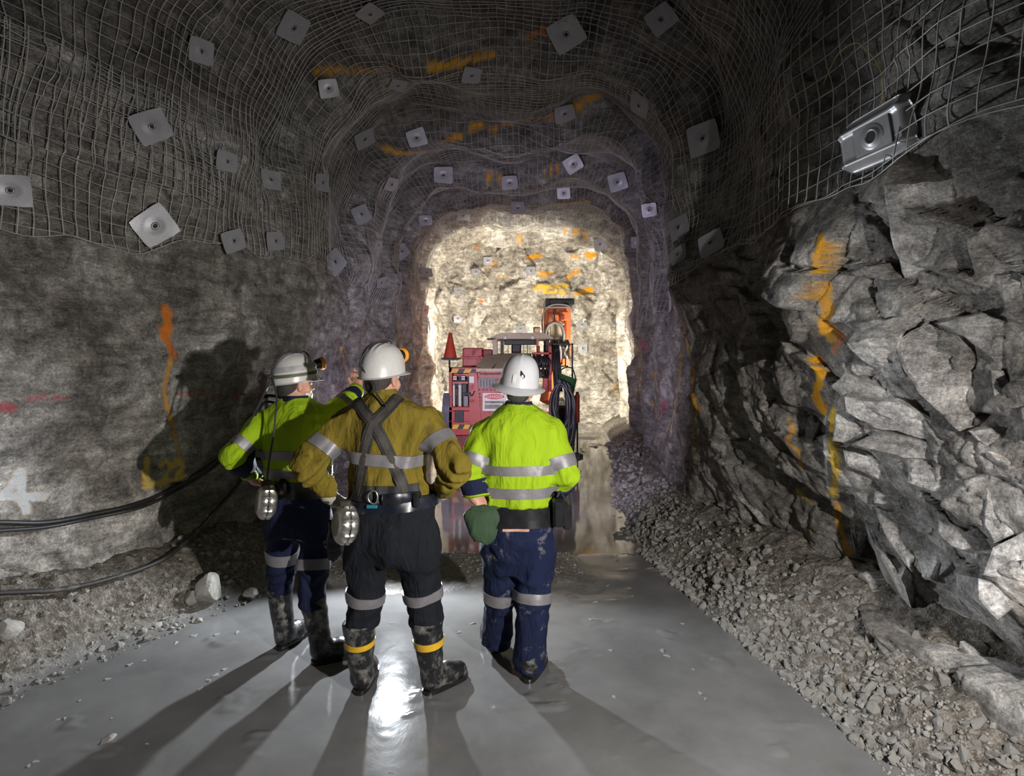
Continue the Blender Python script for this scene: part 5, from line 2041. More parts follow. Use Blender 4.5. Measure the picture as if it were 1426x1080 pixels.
def helmet_band(C, R, full, phi, tline, w, mat, name, parent, out=0.004):
    """strip on the shell along (phi, t) samples"""
    a = helmet_pt(phi, tline - w / 2, full, out)
    m_ = helmet_pt(phi, tline, full, out + 0.002)
    b = helmet_pt(phi, tline + w / 2, full, out)
    ia, ib = helmet_pt(phi, tline - w / 2, full, -0.004), helmet_pt(phi, tline + w / 2, full, -0.004)
    V = np.stack([a, m_, b, ib, ia], 1)
    n = len(phi)
    f = [(i * 5 + k, i * 5 + (k + 1) % 5, (i + 1) * 5 + (k + 1) % 5, (i + 1) * 5 + k) for i in range(n - 1) for k in range(5)]
    f += [tuple(range(5)), tuple((n - 1) * 5 + k for k in range(5))]
    return MB().add(V.reshape(-1, 3) @ R.T + C, f).build(name, mat, parent, True, 50)


def head_lamp(C, R, parent):
    parent = parent.parent
    """cap lamp on the brow of the helmet"""
    o = C + R @ np.array([0, 0.128, 0.125])
    ax = R @ np.array([0, 1, 0.15]); ax = ax / np.linalg.norm(ax)
    l_ = MB().lathe([(0.012, -0.012), (0.026, -0.008), (0.032, 0.012), (0.034, 0.036), (0.030, 0.040)], o, ax, 24).build('cap_lamp', M_leath, parent, True, 40)
    MB().lathe([(0.0335, 0.030), (0.040, 0.034), (0.041, 0.050), (0.036, 0.056), (0.031, 0.052)], o, ax, 28).build('lamp_ring', M_orange2, l_, True, 40)
    MB().lathe([(0.031, 0.046), (0.02, 0.052), (0.004, 0.054)], o, ax, 24).build('lamp_lens', M_lens, l_, True, 40)
    MB().box(o + R @ np.array([0, -0.012, -0.035]) - 0.014, o + R @ np.array([0, -0.012, -0.005]) + 0.014, bev=0.004).build('lamp_bracket', M_leath, l_)
    return o


def head(fld, C, R, neck_base):
    W = lambda *q: C + R @ np.array(q, float)
    fld.ellipsoid(W(0, -0.008, 0.035), (0.076, 0.098, 0.100), R, 0.02)
    fld.ellipsoid(W(0, 0.030, -0.045), (0.058, 0.066, 0.072), R, 0.03)
    fld.ellipsoid(W(0, 0.070, -0.088), (0.026, 0.022, 0.020), R, 0.02)         # chin
    fld.capsule(W(0, -0.025, -0.03), neck_base, 0.056, 0.066, 0.03)
    fld.capsule(W(0, 0.090, 0.018), W(0, 0.112, -0.022), 0.009, 0.0135, 0.014)  # nose
    fld.capsule(W(-0.035, 0.082, 0.036), W(0.035, 0.082, 0.036), 0.011, 0.011, 0.02)  # brow
    for s in (-1, 1):
        fld.ellipsoid(W(s * 0.034, 0.100, 0.012), (0.015, 0.013, 0.010), R, 0.008, True)
        fld.ellipsoid(W(s * 0.080, -0.004, -0.008), (0.010, 0.020, 0.032), R, 0.006)
        fld.ellipsoid(W(s * 0.092, 0.000, -0.006), (0.006, 0.011, 0.019), R, 0.004, True)
        fld.ellipsoid(W(s * 0.045, 0.060, -0.03), (0.022, 0.022, 0.022), R, 0.02)     # cheek
    fld.capsule(W(-0.022, 0.104, -0.054), W(0.022, 0.104, -0.054), 0.006, 0.006, 0.005, True)  # mouth line
    fld.capsule(W(-0.016, 0.092, -0.062), W(0.016, 0.092, -0.062), 0.008, 0.008, 0.008)  # lower lip


def person(cfg):
    d = cfg['d']
    lo = np.array(cfg['lo'], float); hi = np.array(cfg['hi'], float)
    J = {k: pw(*v) for k, v in cfg['J'].items()}
    out = {}
    for s in 'LR':
        b = cfg['boot' + s]
        hl = pw(*b['heel'])
        J['an' + s] = np.array([hl[0] + 0.05 * math.sin(b['yaw']), hl[1] + 0.05 * math.cos(b['yaw']), 0.11])
    # ---- body: one continuous surface
    B = Field(lo, hi, 0.0068)
    R = frame(*cfg['head_rot'])
    C = pw(*cfg['head'])
    trs = [(pw(0, py, d)[2], (pw(a, 0, d)[0] + pw(b, 0, d)[0]) / 2, d + cfg.get('lean', {}).get(py, 0), (b - a) / 2 / F * d, ry) for py, a, b, ry in cfg['torso']]
    hip = [(pw(0, py, d)[2], (pw(a, 0, d)[0] + pw(b, 0, d)[0]) / 2, d, (b - a) / 2 / F * d, ry) for py, a, b, ry in cfg['hips']]
    B.stack(trs, cfg['yaw'], 2.2, 0.04, 0.035)
    B.stack(hip, cfg['yaw'] * 0.7, 2.2, 0.06, 0.035)
    head(B, C, R, np.array([trs[-1][1] if trs[-1][0] > trs[0][0] else trs[0][1], d, pw(0, cfg['torso'][0][0] + 8, d)[2]]))
    for s in 'LR':
        B.capsule(J['sh' + s], J['el' + s], 0.042, 0.034, 0.05)
        B.capsule(J['el' + s], J['wr' + s], 0.035, 0.027, 0.02)
        B.capsule(J['hp' + s], J['kn' + s], 0.078, 0.056, 0.05)
        B.capsule(J['kn' + s], J['an' + s], 0.054, 0.040, 0.03)
    for s in 'LR':
        h_ = cfg['hand' + s]
        if not cfg.get('gloves'):
            hand(B, J['wr' + s], h_['d'], h_['pn'], h_['thumb'], h_.get('curl', (0.5, 0.5, 0.4)), h_.get('index'))
    body = B.build('person', M_skin, None, 1)
    tag(body, cfg['label'], 'person')
    out['body'], out['B'] = body, B
    # eyes and hair
    for s in (-1, 1):
        MB().lathe([(0.001, -0.011), (0.008, -0.008), (0.0115, 0), (0.008, 0.008), (0.001, 0.011)], C + R @ np.array([s * 0.033, 0.082, 0.012]), R @ np.array([0, 1, 0]), 14).build('eye', M_eye, body, True)
    Hf = Field(C - 0.17, C + 0.17, 0.006)
    Hf.ellipsoid(C + R @ np.array([0, -0.016, 0.035]), (0.081, 0.098, 0.100), R, 0.01)
    Hf.ellipsoid(C + R @ np.array([0, -0.055, -0.035]), (0.060, 0.050, 0.055), R, 0.03)
    up = R @ np.array([0, 0.80, 0.6])
    Hf.half(R @ np.array([0, 1.0, -0.15]), float((R @ np.array([0, 1.0, -0.15])) @ (C + R @ np.array([0, 0.015, 0]))))
    Hf.half(R @ np.array([0, 0.5, -1.0]), float((R @ np.array([0, 0.5, -1.0])) @ (C + R @ np.array([0, -0.06, -0.052]))))
    Hf.build('hair', cfg['hair'], body, 0)
    # ---- shirt
    S = Field(lo, hi, 0.0085)
    S.stack(trs, cfg['yaw'], 2.3, 0.05)
    ar = cfg['arm_r']
    for s in 'LR':
        S.capsule(J['sh' + s], J['el' + s], ar[0], ar[1], 0.045)
        S.capsule(J['el' + s], J['wr' + s], ar[1], ar[2], 0.03)
    amp = cfg.get('wr', 1.0)
    sd = cfg['seed']

    def wr_shirt(P):
        # drape folds: long soft creases plus bunching at elbows and above the hem
        q = P @ np.array([[0.8, 0.1, 0.25], [-0.1, 1, 0.1], [-0.35, 0, 0.85]])
        f = 0.015 * (np.abs(noise(q * np.array([9, 9, 3.2]), sd)) - 0.3)
        f2 = 0.006 * noise(q * np.array([22, 22, 8]), sd + 1)
        for s in 'LR':
            e = J['el' + s]
            w = np.exp(-((P - e) ** 2).sum(1) / 0.11 ** 2)
            ax = (J['wr' + s] - e) / np.linalg.norm(J['wr' + s] - e)
            f = f + w * 0.011 * np.sin(((P - e) @ ax) * 95 + 3 * noise(P * 9, sd + 4))
        hz_ = sstep(cfg['hem_z'] + 0.20, cfg['hem_z'], P[:, 2])
        f = f + 0.012 * hz_ * noise(P * np.array([22, 22, 5]), sd + 7)
        return amp * (f + f2)
    S.wrinkle(wr_shirt)
    S.half((0, 0, -1), -cfg['hem_z'])
    for s in 'LR':
        ax = J['wr' + s] - J['el' + s]; ax /= np.linalg.norm(ax)
        X, Y, Z = S.pts((slice(None),) * 3)
        near = ((X - J['wr' + s][0]) ** 2 + (Y - J['wr' + s][1]) ** 2 + (Z - J['wr' + s][2]) ** 2) < 0.09 ** 2
        pl = (X - J['wr' + s][0]) * ax[0] + (Y - J['wr' + s][1]) * ax[1] + (Z - J['wr' + s][2]) * ax[2] + cfg.get('cuff_back', 0.0)
        S.D = np.where(near, np.maximum(S.D, pl), S.D)
    shirt = S.build('shirt', cfg['shirt'], body, 1)
    out['shirt'], out['S'] = shirt, S
    # ---- trousers
    T = Field((lo[0], lo[1], lo[2]), (hi[0], hi[1], cfg['waist_z'] + 0.03), 0.0085)
    T.stack(hip, cfg['yaw'] * 0.7, 2.4, 0.05)
    lr = cfg['leg_r']
    for s in 'LR':
        T.capsule(J['hp' + s], J['kn' + s], lr[0], lr[1], 0.05)
        T.capsule(J['kn' + s], J['cf' + s], lr[1], lr[2], 0.03)

    def wr_tr(P):
        q = P @ np.array([[0.85, 0.0, 0.4], [0, 1, 0], [-0.5, 0, 0.8]])
        f = 0.027 * (np.abs(noise(q * np.array([7, 7, 4.0]), sd + 20)) - 0.3) + 0.007 * noise(q * np.array([20, 20, 10]), sd + 21)
        for s in 'LR':
            k_ = J['kn' + s]
            w = np.exp(-((P - k_) ** 2).sum(1) / 0.13 ** 2)
            f = f + w * 0.007 * np.sin(P[:, 2] * 80 + 4 * noise(P * 8, sd + 24))
            c_ = J['cf' + s]
            w = np.exp(-((P - c_) ** 2).sum(1) / 0.12 ** 2)
            f = f + w * 0.008 * np.sin(P[:, 2] * 70 + 4 * noise(P * 8, sd + 26))
        return f
    T.wrinkle(wr_tr)
    T.half((0, 0, 1), cfg['waist_z'])
    T.half((0, 0, -1), -cfg['cuff_z'])
    trousers = T.build('trousers', cfg['trousers'], body, 1)
    out['trousers'], out['T'] = trousers, T
    # ---- boots
    for s in 'LR':
        b = cfg['boot' + s]
        heel, toe = pw(*b['heel']), None
        heel[2] = 0.0
        dr = np.array([math.sin(b['yaw']), math.cos(b['yaw']), 0.0])
        topp = pw(*b['top'])
        L = 0.30
        Bf = Field(np.minimum(heel, topp) - [0.36, 0.2, 0.06], np.maximum(heel, topp) + [0.36, 0.45, 0.08], 0.0075)
        ank = heel + dr * 0.045 + np.array([0, 0, 0.10])
        Bf.capsule(topp, ank, b.get('r', 0.074), 0.060, 0.03)
        Bf.capsule(heel + dr * 0.045 + [0, 0, 0.055], heel + dr * 0.15 + [0, 0, 0.065], 0.050, 0.055, 0.04)
        Bf.capsule(heel + dr * 0.15 + [0, 0, 0.058], heel + dr * 0.235 + [0, 0, 0.048], 0.053, 0.046, 0.03)
        Bf.half((0, 0, -1), -0.012)
        Bf.half((0, 0, 1), float(topp[2]))
        Bf.wrinkle(lambda P: 0.0035 * noise(P * np.array([14, 14, 30]), sd + 31))
        bt = Bf.build('boot', M_boot, body, 1)
        # sole following the footprint
        sd_ = np.array([dr[1], -dr[0], 0])
        outl = []
        for a in np.linspace(0, 2 * math.pi, 36, endpoint=False):
            u_ = math.cos(a); v_ = math.sin(a)
            wdt = 0.046 + 0.010 * sstep(-0.2, 0.7, u_)
            outl.append(heel + dr * (0.14 + 0.152 * np.sign(u_) * abs(u_) ** 0.8) + sd_ * wdt * np.sign(v_) * abs(v_) ** 0.7)
        MB().prism([q + np.array([0, 0, 0.026]) for q in outl], (0, 0, -0.026)).build('sole', M_leath, bt)
        if b.get('band'):
            z0, z1 = b['band']
            axd = topp - ank
            tt = lambda z: (z - ank[2]) / axd[2] * np.linalg.norm(axd)
            ring_band(Bf, ank, axd, tt(z0), tt(z1), 0.003, 0.12, 40).build('boot_band', M_yelb, bt, True, 50)
        out['boot' + s] = bt
        out['bootF' + s] = Bf
    # ---- helmet
    hm = helmet(C, R, cfg['full'], cfg['hat'], body)
    out['helmet'] = hm
    out['C'], out['R'], out['J'], out['cfg'], out['trs'] = C, R, J, cfg, trs
    return out


def torso_band(p, py0, py1, name, mat, out=0.004, src=('S',), parent='shirt', tilt=0.0, rows=4, n=80, arc=None, rmax=0.27):
    d = p['cfg']['d']
    z0, z1 = pw(0, py1, d)[2], pw(0, py0, d)[2]
    tr = np.array(sorted(p['trs']))
    zc = (z0 + z1) / 2
    cx = np.interp(zc, tr[:, 0], tr[:, 1])
    par = p[parent] if isinstance(parent, str) else parent
    return ring_band([p[k] for k in src], (cx, d, z0), (tilt, 0, 1), 0, z1 - z0, out, rmax, n, arc=arc, rows=rows).build(name, mat, par, True, 50)


def limb_band(p, a, b, t0, t1, name, mat, out=0.006, src='S', parent='shirt', rmax=0.13, rows=4):
    A, Bq = p['J'][a], p['J'][b]
    L = np.linalg.norm(Bq - A)
    return ring_band(p[src], A, Bq - A, t0 * L, t1 * L, out, rmax, 44, rows=rows).build(name, mat, p[parent], True, 50)


def collar(p, z0, z1, r0, r1, mat, dy=0.0):
    d = p['cfg']['d']
    tr = np.array(sorted(p['trs']))
    cx = tr[-1, 1]
    n = 40
    V = []
    for (z, r) in ((z0, r0), ((z0 + z1) / 2, (r0 + r1) / 2 + 0.003), (z1, r1), (z1 - 0.004, r1 - 0.007), (z0, r0 - 0.02)):
        for k in range(n):
            a = 2 * math.pi * k / n
            V.append((cx + r * math.cos(a), d + dy + r * math.sin(a) * 1.02, z - 0.018 * max(0, math.sin(a))))
    f = [(i * n + k, i * n + (k + 1) % n, ((i + 1) % 5) * n + (k + 1) % n, ((i + 1) % 5) * n + k) for i in range(5) for k in range(n)]
    return MB().add(V, f).build('collar', mat, p['shirt'], True, 50)


def canister(center, axis, body, rad=0.082, ht=1.12):
    """steel self-rescuer case: two dished shells with a ribbed rim"""
    ax = Vector(axis).normalized()
    q = np.array(ax.to_track_quat('Z', 'Y').to_matrix())
    n = 60
    V, Fq = [], []
    prof = [(0.02, -0.052), (0.70, -0.050), (0.93, -0.038), (1.0, -0.022), (1.0, -0.004), (0.97, 0.0), (1.0, 0.004), (1.0, 0.022), (0.93, 0.038), (0.70, 0.050), (0.02, 0.052)]
    for i, (r, h_) in enumerate(prof):
        for k in range(n):
            a = 2 * math.pi * k / n
            rb = 1.0 + (0.10 * (math.cos(a * 15) > 0.1) if i in (3, 4, 6, 7) else 0)
            V.append(q @ np.array([rad * r * rb * math.cos(a), rad * r * rb * math.sin(a) * ht, h_]) + center)
    for i in range(len(prof) - 1):
        for k in range(n):
            Fq.append((i * n + k, i * n + (k + 1) % n, (i + 1) * n + (k + 1) % n, (i + 1) * n + k))
    Fq += [tuple(range(n))[::-1], tuple((len(prof) - 1) * n + k for k in range(n))]
    c = MB().add(V, Fq).build('self_rescuer_case', M_steel, body, True, 35)
    dk = MB().lathe([(rad * 0.72, 0.0), (rad * 0.68, 0.006), (0.01, 0.008)], np.array(center) + np.array(ax) * 0.047, axis, 32)
    dk.build('case_face', M_brown, c, True, 40)
    MB().lathe([(rad * 1.03, -0.003), (rad * 1.06, 0), (rad * 1.03, 0.003)], center, axis, 40).build('case_seam', M_leath, c, True)
    MB().box(np.array(center) + np.array([-0.025, -0.02, rad * 1.05]), np.array(center) + np.array([0.025, 0.02, rad * 1.05 + 0.035]), bev=0.006).build('case_clip', M_strap2, c)
    return c
# ------------------------------------------------------------------ worker on the left, pointing
w1 = person(dict(
    d=3.55, seed=3, lo=(-1.80, 2.95, -0.02), hi=(-0.62, 4.45, 1.72), label='worker in a lime hi-vis shirt pointing ahead, white helmet with a grey band',
    head=(411, 536, 3.57), head_rot=(math.radians(45), 0.0, 0.0), hair=M_hair_d, full=False, hat=M_hat2, yaw=math.radians(22),
    torso=[(552, 397, 427, 0.07), (562, 378, 446, 0.10), (574, 358, 462, 0.125), (590, 350, 468, 0.14), (620, 356, 466, 0.15), (645, 364, 464, 0.148), (668, 368, 462, 0.145), (685, 370, 462, 0.14)],
    hips=[(655, 372, 460, 0.13), (685, 370, 464, 0.145), (715, 371, 466, 0.15), (745, 373, 464, 0.135)],
    hem_z=pw(0, 668, 3.55)[2], waist_z=pw(0, 660, 3.55)[2], cuff_z=pw(0, 836, 3.55)[2],
    arm_r=(0.078, 0.064, 0.046), leg_r=(0.098, 0.080, 0.074), shirt=M_hiviz, trousers=M_navy,
    J=dict(shL=(364, 592, 3.55), elL=(324, 634, 3.43), wrL=(354, 669, 3.62), shR=(450, 583, 3.58), elR=(482, 562, 3.78), wrR=(498, 541, 4.00),
           hpL=(395, 728, 3.56), knL=(392, 788, 3.60), anL=(386, 885, 3.66), hpR=(440, 728, 3.54), knR=(436, 795, 3.47), anR=(438, 900, 3.46),
           cfL=(388, 830, 3.62), cfR=(435, 838, 3.46)),
    handL=dict(d=(0.55, 0.5, -0.35), pn=(0.4, 0.3, -0.8), thumb=1), handR=dict(d=(-0.06, 0.35, 0.9), pn=(-0.3, -0.5, 0.3), thumb=1, curl=(0.9, 1.2, 0.8), index=(0.05, 0.05, 0.05)),
    bootL=dict(heel=(389, 903, 3.58), yaw=0.30, top=(389, 818, 3.62), r=0.074),
    bootR=dict(heel=(436, 922, 3.42), yaw=1.05, top=(435, 828, 3.47), r=0.076),
))
torso_band(w1, 623, 635, 'reflective_band', M_refl, tilt=-0.05)
torso_band(w1, 648, 660, 'reflective_band', M_refl, tilt=-0.03)
limb_band(w1, 'shL', 'elL', 0.55, 0.78, 'reflective_band', M_refl)
limb_band(w1, 'elL', 'wrL', 0.15, 0.93, 'navy_sleeve', M_navy, 0.009)
limb_band(w1, 'elL', 'wrL', 0.90, 0.97, 'lime_cuff_trim', M_hiviz, 0.012)
limb_band(w1, 'shR', 'elR', 0.70, 0.92, 'reflective_band', M_refl)
limb_band(w1, 'elR', 'wrR', 0.30, 1.04, 'navy_sleeve', M_navy, 0.009)
limb_band(w1, 'hpL', 'knL', 0.62, 0.86, 'reflective_band', M_refl, src='T', parent='trousers')
limb_band(w1, 'hpR', 'knR', 0.74, 0.96, 'reflective_band', M_refl, src='T', parent='trousers')
collar(w1, pw(0, 566, 3.55)[2], pw(0, 550, 3.55)[2], 0.088, 0.072, M_navy)
torso_band(w1, 664, 688, 'belt', M_leath, 0.008, ('S', 'T'), w1['body'])
ph = np.linspace(0.35, 2 * math.pi - 0.35, 60)
helmet_band(w1['C'], w1['R'], False, ph, 0.30 + 0.02 * np.cos(ph), 0.13, M_strapgr, 'helmet_band', w1['helmet'])
helmet_band(w1['C'], w1['R'], False, ph, 0.13 + 0 * ph, 0.07, M_strapgn, 'helmet_band', w1['helmet'])
lo1 = head_lamp(w1['C'], w1['R'], w1['helmet'])
C1, R1 = w1['C'], w1['R']
pth = [lo1] + [C1 + R1 @ (helmet_pt(np.array(0.0 if t < 1 else math.pi), np.array(t if t < 1 else 2 - t), False, 0.008)) for t in (0.72, 0.9, 1.1, 1.3, 1.5, 1.75)]
back = [pw(385, 552, 3.42), pw(384, 575, 3.37), pw(381, 605, 3.35), pw(375, 640, 3.35), pw(372, 672, 3.35), pw(373, 702, 3.36), pw(380, 716, 3.38)]
MB().tube(smooth_path(pth + back, 7), 0.0055, 7).build('lamp_cable', M_strap, w1['helmet'], True)
for k, (ox, oy) in enumerate(((-12, 36), (-20, 52), (-6, 30))):      # loose ends hanging behind the helmet
    p0 = C1 + R1 @ np.array([0.0, -0.150, 0.045 - 0.01 * k])
    MB().tube(smooth_path([p0, pw(366 + ox * 0.3, 550 + oy * 0.25, 3.46), pw(362 + ox, 552 + oy * 0.9, 3.47)], 6), 0.004, 6).build('loose_strap', M_strap, w1['helmet'], True)
MB().box(C1 + R1 @ np.array([0, -0.155, 0.055]) - 0.013, C1 + R1 @ np.array([0, -0.155, 0.055]) + 0.013, bev=0.004).build('cable_clip', M_strap, w1['helmet'])
Hf = Field(C1 - 0.16, C1 + 0.16, 0.006)
Hf.ellipsoid(C1 + R1 @ np.array([0, 0.040, -0.062]), (0.066, 0.066, 0.062), R1, 0.02)
Hf.half(R1 @ np.array([0, -1.0, 0.1]), float((R1 @ np.array([0, -1.0, 0.1])) @ (C1 + R1 @ np.array([0, 0.028, 0]))))
Hf.half(R1 @ np.array([0, 0, 1.0]), float((R1 @ np.array([0, 0, 1.0])) @ (C1 + R1 @ np.array([0, 0.0, -0.035]))))
Hf.build('beard', M_hair_w, w1['body'], 0)
canister(pw(371, 698, 3.36), (-0.85, -0.5, 0.1), w1['body'])
MB().box(pw(384, 690, 3.37), pw(404, 668, 3.44), bev=0.012).build('battery_pack', M_leath, w1['body'])
# spare gloves hanging from the belt
Gf = Field(pw(466, 772, 3.40) - [0.10, 0.10, 0.16], pw(466, 772, 3.40) + [0.10, 0.10, 0.2], 0.006)
hand(Gf, pw(464, 742, 3.40), (0.05, 0, -1), (0, 1, 0), 1, (0.1, 0.15, 0.1), None, 0.002)
Gf.capsule(pw(463, 722, 3.40), pw(464, 745, 3.40), 0.032, 0.028, 0.02)
Gf.build('hanging_glove', M_leath, w1['body'], 1)

# ------------------------------------------------------------------ worker in the middle
w2 = person(dict(
    d=3.12, seed=13, lo=(-1.28, 2.72, -0.02), hi=(-0.16, 3.62, 1.80), label='worker in a mustard jacket with crossed black braces, hands on hips, in the middle',
    head=(533, 528, 3.14), head_rot=(math.radians(26), 0.0, 0.0), hair=M_hair_d, full=False, hat=M_hat2, yaw=math.radians(4),
    torso=[(545, 516, 550, 0.075), (556, 503, 570, 0.10), (567, 482, 590, 0.125), (583, 469, 602, 0.145), (610, 478, 593, 0.155), (640, 489, 588, 0.152), (668, 492, 589, 0.148), (692, 492, 593, 0.142), (710, 490, 597, 0.142)],
    hips=[(680, 492, 599, 0.135), (705, 488, 604, 0.150), (735, 485, 608, 0.160), (762, 486, 608, 0.150), (782, 490, 604, 0.11)],
    hem_z=pw(0, 693, 3.12)[2], waist_z=pw(0, 686, 3.12)[2], cuff_z=pw(0, 872, 3.12)[2],
    arm_r=(0.084, 0.067, 0.052), leg_r=(0.116, 0.096, 0.088), shirt=M_mustard, trousers=M_charcoal, wr=1.9, gloves=True,
    J=dict(shL=(476, 592, 3.12), elL=(428, 648, 3.00), wrL=(463, 697, 3.20), shR=(595, 590, 3.12), elR=(634, 652, 3.00), wrR=(612, 692, 3.20),
           hpL=(516, 745, 3.12), knL=(507, 828, 3.14), anL=(501, 940, 3.16), hpR=(577, 745, 3.12), knR=(589, 825, 3.14), anR=(596, 935, 3.16),
           cfL=(502, 868, 3.13), cfR=(594, 864, 3.13)),
    handL=dict(d=(0.75, 0.45, -0.2), pn=(0.3, 0.3, -0.8), thumb=1), handR=dict(d=(-0.8, 0.4, -0.1), pn=(-0.3, 0.3, -0.8), thumb=-1),
    bootL=dict(heel=(500, 965, 3.10), yaw=0.02, top=(500, 866, 3.12), r=0.088, band=(0.255, 0.285)),
    bootR=dict(heel=(592, 965, 3.10), yaw=0.75, top=(594, 862, 3.12), r=0.088, band=(0.255, 0.292)),
))
GL = w2['cfg']
for s, tb in (('L', 1), ('R', -1)):
    c = w2['J']['wr' + s]
    Gf = Field(c - 0.24, c + 0.24, 0.006)
    h_ = GL['hand' + s]
    hand(Gf, c, h_['d'], h_['pn'], h_['thumb'], (0.5, 0.5, 0.4), None, 0.002)
    ax = w2['J']['wr' + s] - w2['J']['el' + s]; ax /= np.linalg.norm(ax)
    Gf.capsule(c - ax * 0.05, c + np.array(h_['d']) * 0.03, 0.044, 0.034, 0.02)
    Gf.build('glove', M_glove, w2['body'], 1)
torso_band(w2, 627, 643, 'reflective_band', M_refl, 0.010, tilt=0.08)
limb_band(w2, 'shL', 'elL', 0.42, 0.66, 'reflective_band', M_refl, rmax=0.115)
limb_band(w2, 'shR', 'elR', 0.32, 0.54, 'reflective_band', M_refl, rmax=0.112)
limb_band(w2, 'hpL', 'knL', 0.92, 1.08, 'reflective_band', M_refl, src='T', parent='trousers', rmax=0.15)
limb_band(w2, 'hpR', 'knR', 0.92, 1.08, 'reflective_band', M_refl, src='T', parent='trousers', rmax=0.15)
collar(w2, pw(0, 560, 3.12)[2], pw(0, 541, 3.12)[2], 0.095, 0.072, M_mustard)
for path in ([(497, 558), (506, 571), (520, 589), (533, 612), (546, 640), (558, 668), (563, 688)], [(556, 553), (543, 567), (528, 582), (518, 594), (510, 620), (504, 655), (500, 688)]):
    ribbon([w2['S'], w2['T']], path, 0.060, 0.008, 0.004, M_strap, 'brace_strap', w2['body'])
    ribbon([w2['S'], w2['T']], path, 0.032, 0.0125, 0.002, M_strap2, 'brace_webbing', w2['body'])
torso_band(w2, 668, 690, 'back_support', M_strap, 0.010, ('S', 'T'), w2['body'], arc=(-1.15, 1.15))
torso_band(w2, 689, 704, 'belt', M_blueb, 0.016, ('S', 'T'), w2['body'], tilt=-0.05)
ribbon([w2['S'], w2['T']], [(530, 694), (548, 692), (566, 691), (580, 688)], (0.05), 0.026, 0.016, M_blueb, 'hip_pad', w2['body'])
ribbon([w2['S'], w2['T']], [(533, 696), (545, 695), (556, 694)], 0.03, 0.040, 0.003, M_leath, 'hip_pad_badge', w2['body'])
dr_ = [pw(521 + 8.5 * math.cos(a) * (1 if math.cos(a) < 0 else 0.55), 692 + 9 * math.sin(a), 2.935) for a in np.linspace(0, 2 * math.pi, 22, endpoint=False)]
MB().tube(dr_, 0.0035, 7, closed=True).build('steel_ring', M_steel, w2['body'], True)
MB().box(pw(510, 708, 2.94), pw(526, 702, 2.955), bev=0.003).build('teal_tag', M_teal, w2['body'])
MB().box(pw(574, 707, 2.96), pw(585, 684, 3.02), bev=0.01).build('radio', M_leath, w2['body'])
canister(pw(481, 730, 2.96), (-0.80, -0.55, 0.12), w2['body'])
lo2 = head_lamp(w2['C'], w2['R'], w2['helmet'])
C2, R2 = w2['C'], w2['R']
sd2 = np.array(math.radians(195))
pth = [lo2] + [C2 + R2 @ (helmet_pt(np.array(0.0) if t < 1 else sd2, np.array(t if t < 1 else 2 - t), False, 0.008)) for t in (0.72, 0.9, 1.1, 1.3, 1.5, 1.78)]
MB().tube(smooth_path(pth + [pw(523, 536, 3.0), pw(524, 546, 3.0), pw(530, 556, 2.99), pw(538, 565, 2.97)], 7), 0.005, 7).build('lamp_cable', M_strap, w2['helmet'], True)
pth2 = [lo2] + [C2 + R2 @ (helmet_pt(np.array(0.02) if t < 1 else sd2 + 0.12, np.array(t if t < 1 else 2 - t), False, 0.008)) for t in (0.72, 0.9, 1.1, 1.3, 1.5, 1.78)]
MB().tube(smooth_path(pth2, 7), 0.004, 7).build('lamp_cable', M_strap, w2['helmet'], True)
MB().box(pth[-1] - 0.011, pth[-1] + 0.011, bev=0.004).build('cable_clip', M_strap, w2['helmet'])
ph = np.linspace(0, 2 * math.pi, 73)
helmet_band(C2, R2, False, ph, -0.55 + 0 * ph, 0.5, M_strapgr, 'helmet_rim_trim', w2['helmet'], 0.001)

# ------------------------------------------------------------------ worker on the right
w3 = person(dict(
    d=3.36, seed=29, lo=(-0.48, 2.95, -0.02), hi=(0.58, 3.98, 1.72), label='worker in a lime hi-vis shirt and full-brim white helmet, green pouch on the belt',
    head=(722, 543, 3.37), head_rot=(math.radians(6), -0.03, 0.13), hair=M_hair_d, full=True, hat=M_hat, yaw=0.0,
    torso=[(562, 703, 741, 0.080), (572, 690, 757, 0.115), (582, 676, 768, 0.14), (598, 662, 780, 0.165), (630, 668, 776, 0.178), (660, 671, 773, 0.178), (690, 672, 769, 0.172), (706, 674, 767, 0.165)],
    hips=[(690, 674, 767, 0.155), (720, 671, 770, 0.165), (750, 672, 769, 0.165), (775, 674, 767, 0.14), (795, 680, 762, 0.10)],
    hem_z=pw(0, 700, 3.36)[2], waist_z=pw(0, 697, 3.36)[2], cuff_z=0.045,
    arm_r=(0.086, 0.070, 0.050), leg_r=(0.104, 0.090, 0.086), shirt=M_hiviz, trousers=M_navymud,
    J=dict(shL=(674, 605, 3.36), elL=(655, 658, 3.27), wrL=(659, 692, 3.26), shR=(768, 604, 3.36), elR=(788, 662, 3.29), wrR=(770, 690, 3.46),
           hpL=(697, 765, 3.37), knL=(697, 832, 3.43), anL=(690, 890, 3.55), hpR=(745, 765, 3.35), knR=(742, 835, 3.32), anR=(737, 925, 3.30),
           cfL=(692, 888, 3.54), cfR=(737, 935, 3.29)),
    handL=dict(d=(0.8, 0.0, -0.35), pn=(0.1, 0.5, -0.8), thumb=1), handR=dict(d=(-0.7, 0.6, -0.3), pn=(-0.3, 0.4, -0.8), thumb=-1),
    bootL=dict(heel=(690, 905, 3.56), yaw=-0.25, top=(691, 860, 3.53), r=0.064),
    bootR=dict(heel=(734, 945, 3.22), yaw=0.35, top=(738, 880, 3.30), r=0.064),
))
torso_band(w3, 642, 655, 'reflective_band', M_refl)
torso_band(w3, 672, 686, 'reflective_band', M_refl)
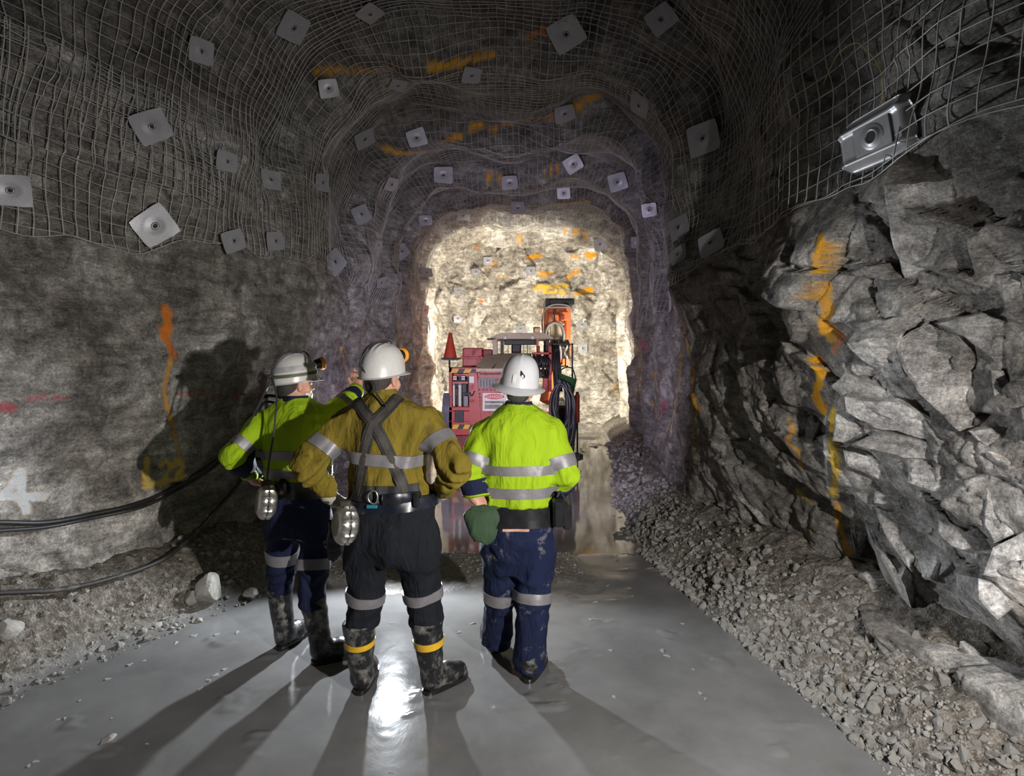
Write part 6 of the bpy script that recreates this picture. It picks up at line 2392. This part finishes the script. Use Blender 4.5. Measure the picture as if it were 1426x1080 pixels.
for s in 'LR':
    limb_band(w3, 'sh' + s, 'el' + s, 0.58, 0.86, 'reflective_band', M_refl)
    limb_band(w3, 'el' + s, 'wr' + s, 0.25, 0.95, 'navy_sleeve', M_navy, 0.009)
    limb_band(w3, 'el' + s, 'wr' + s, 0.86, 0.93, 'lime_cuff_trim', M_hiviz, 0.012)
    limb_band(w3, 'hp' + s, 'kn' + s, 0.80, 1.0, 'reflective_band', M_refl, src='T', parent='trousers', rmax=0.14)
collar(w3, pw(0, 575, 3.36)[2], pw(0, 558, 3.36)[2], 0.098, 0.076, M_navy)
torso_band(w3, 699, 724, 'belt', M_leath, 0.012, ('S', 'T'), w3['body'])
torso_band(w3, 723, 728, 'waist_skin_gap', M_skin, 0.002, ('T',), w3['body'], arc=(-0.45, 0.35))
# green pouch
pc = pw(673, 731, 3.23)
Pf = Field(pc - 0.17, pc + 0.17, 0.006)
Pf.ellipsoid(pc + [0.01, 0, -0.005], (0.090, 0.055, 0.098), frame(-0.3), 0.02)
Pf.capsule(pc + [-0.06, 0, 0.055], pc + [0.06, 0, 0.055], 0.045, 0.045, 0.04)
Pf.wrinkle(lambda P: 0.016 * (np.abs(noise(P * np.array([17, 17, 7]), 5)) - 0.3))
pouch = Pf.build('green_pouch', M_pouch, w3['body'], 1)
ribbon(Pf, [(652, 706), (672, 709), (694, 706)], 0.03, 0.003, 0.003, M_pouch, 'pouch_flap', pouch, 2.9, 3.4)
# black radio pouch on the right hip
rp_ = MB(); rp_.box(pw(770, 735, 3.20), pw(785, 690, 3.30), bev=0.015)
rad = rp_.build('radio_pouch', M_leath, w3['body'])
MB().box(pw(784, 738, 3.26), pw(794, 697, 3.36), bev=0.012).build('pouch_pocket', M_leath, rad)
MB().tube(smooth_path([pw(776, 692, 3.20), pw(780, 684, 3.22), pw(786, 694, 3.24)], 5), 0.006, 6).build('pouch_strap', M_strap, rad, True)
# emblem and clip on the back of the helmet
C3, R3 = w3['C'], w3['R']
back = math.pi
ph = np.linspace(back - 0.36, back - 0.10, 12)
helmet_band(C3, R3, True, ph, 0.22 + 0.05 * np.sin((ph - back + 0.23) * 10), 0.11 + 0 * ph, M_leath, 'black_emblem', w3['helmet'], 0.001)
ph = np.linspace(back - 0.26, back - 0.18, 5)
helmet_band(C3, R3, True, ph, 0.20 + 0 * ph, 0.05 + 0 * ph, M_lens, 'emblem_mark', w3['helmet'], 0.003)
ph = np.linspace(back + 0.12, back + 0.24, 6)
helmet_band(C3, R3, True, ph, 0.14 + 0 * ph, 0.16 + 0 * ph, M_lens, 'helmet_clip', w3['helmet'], 0.004)
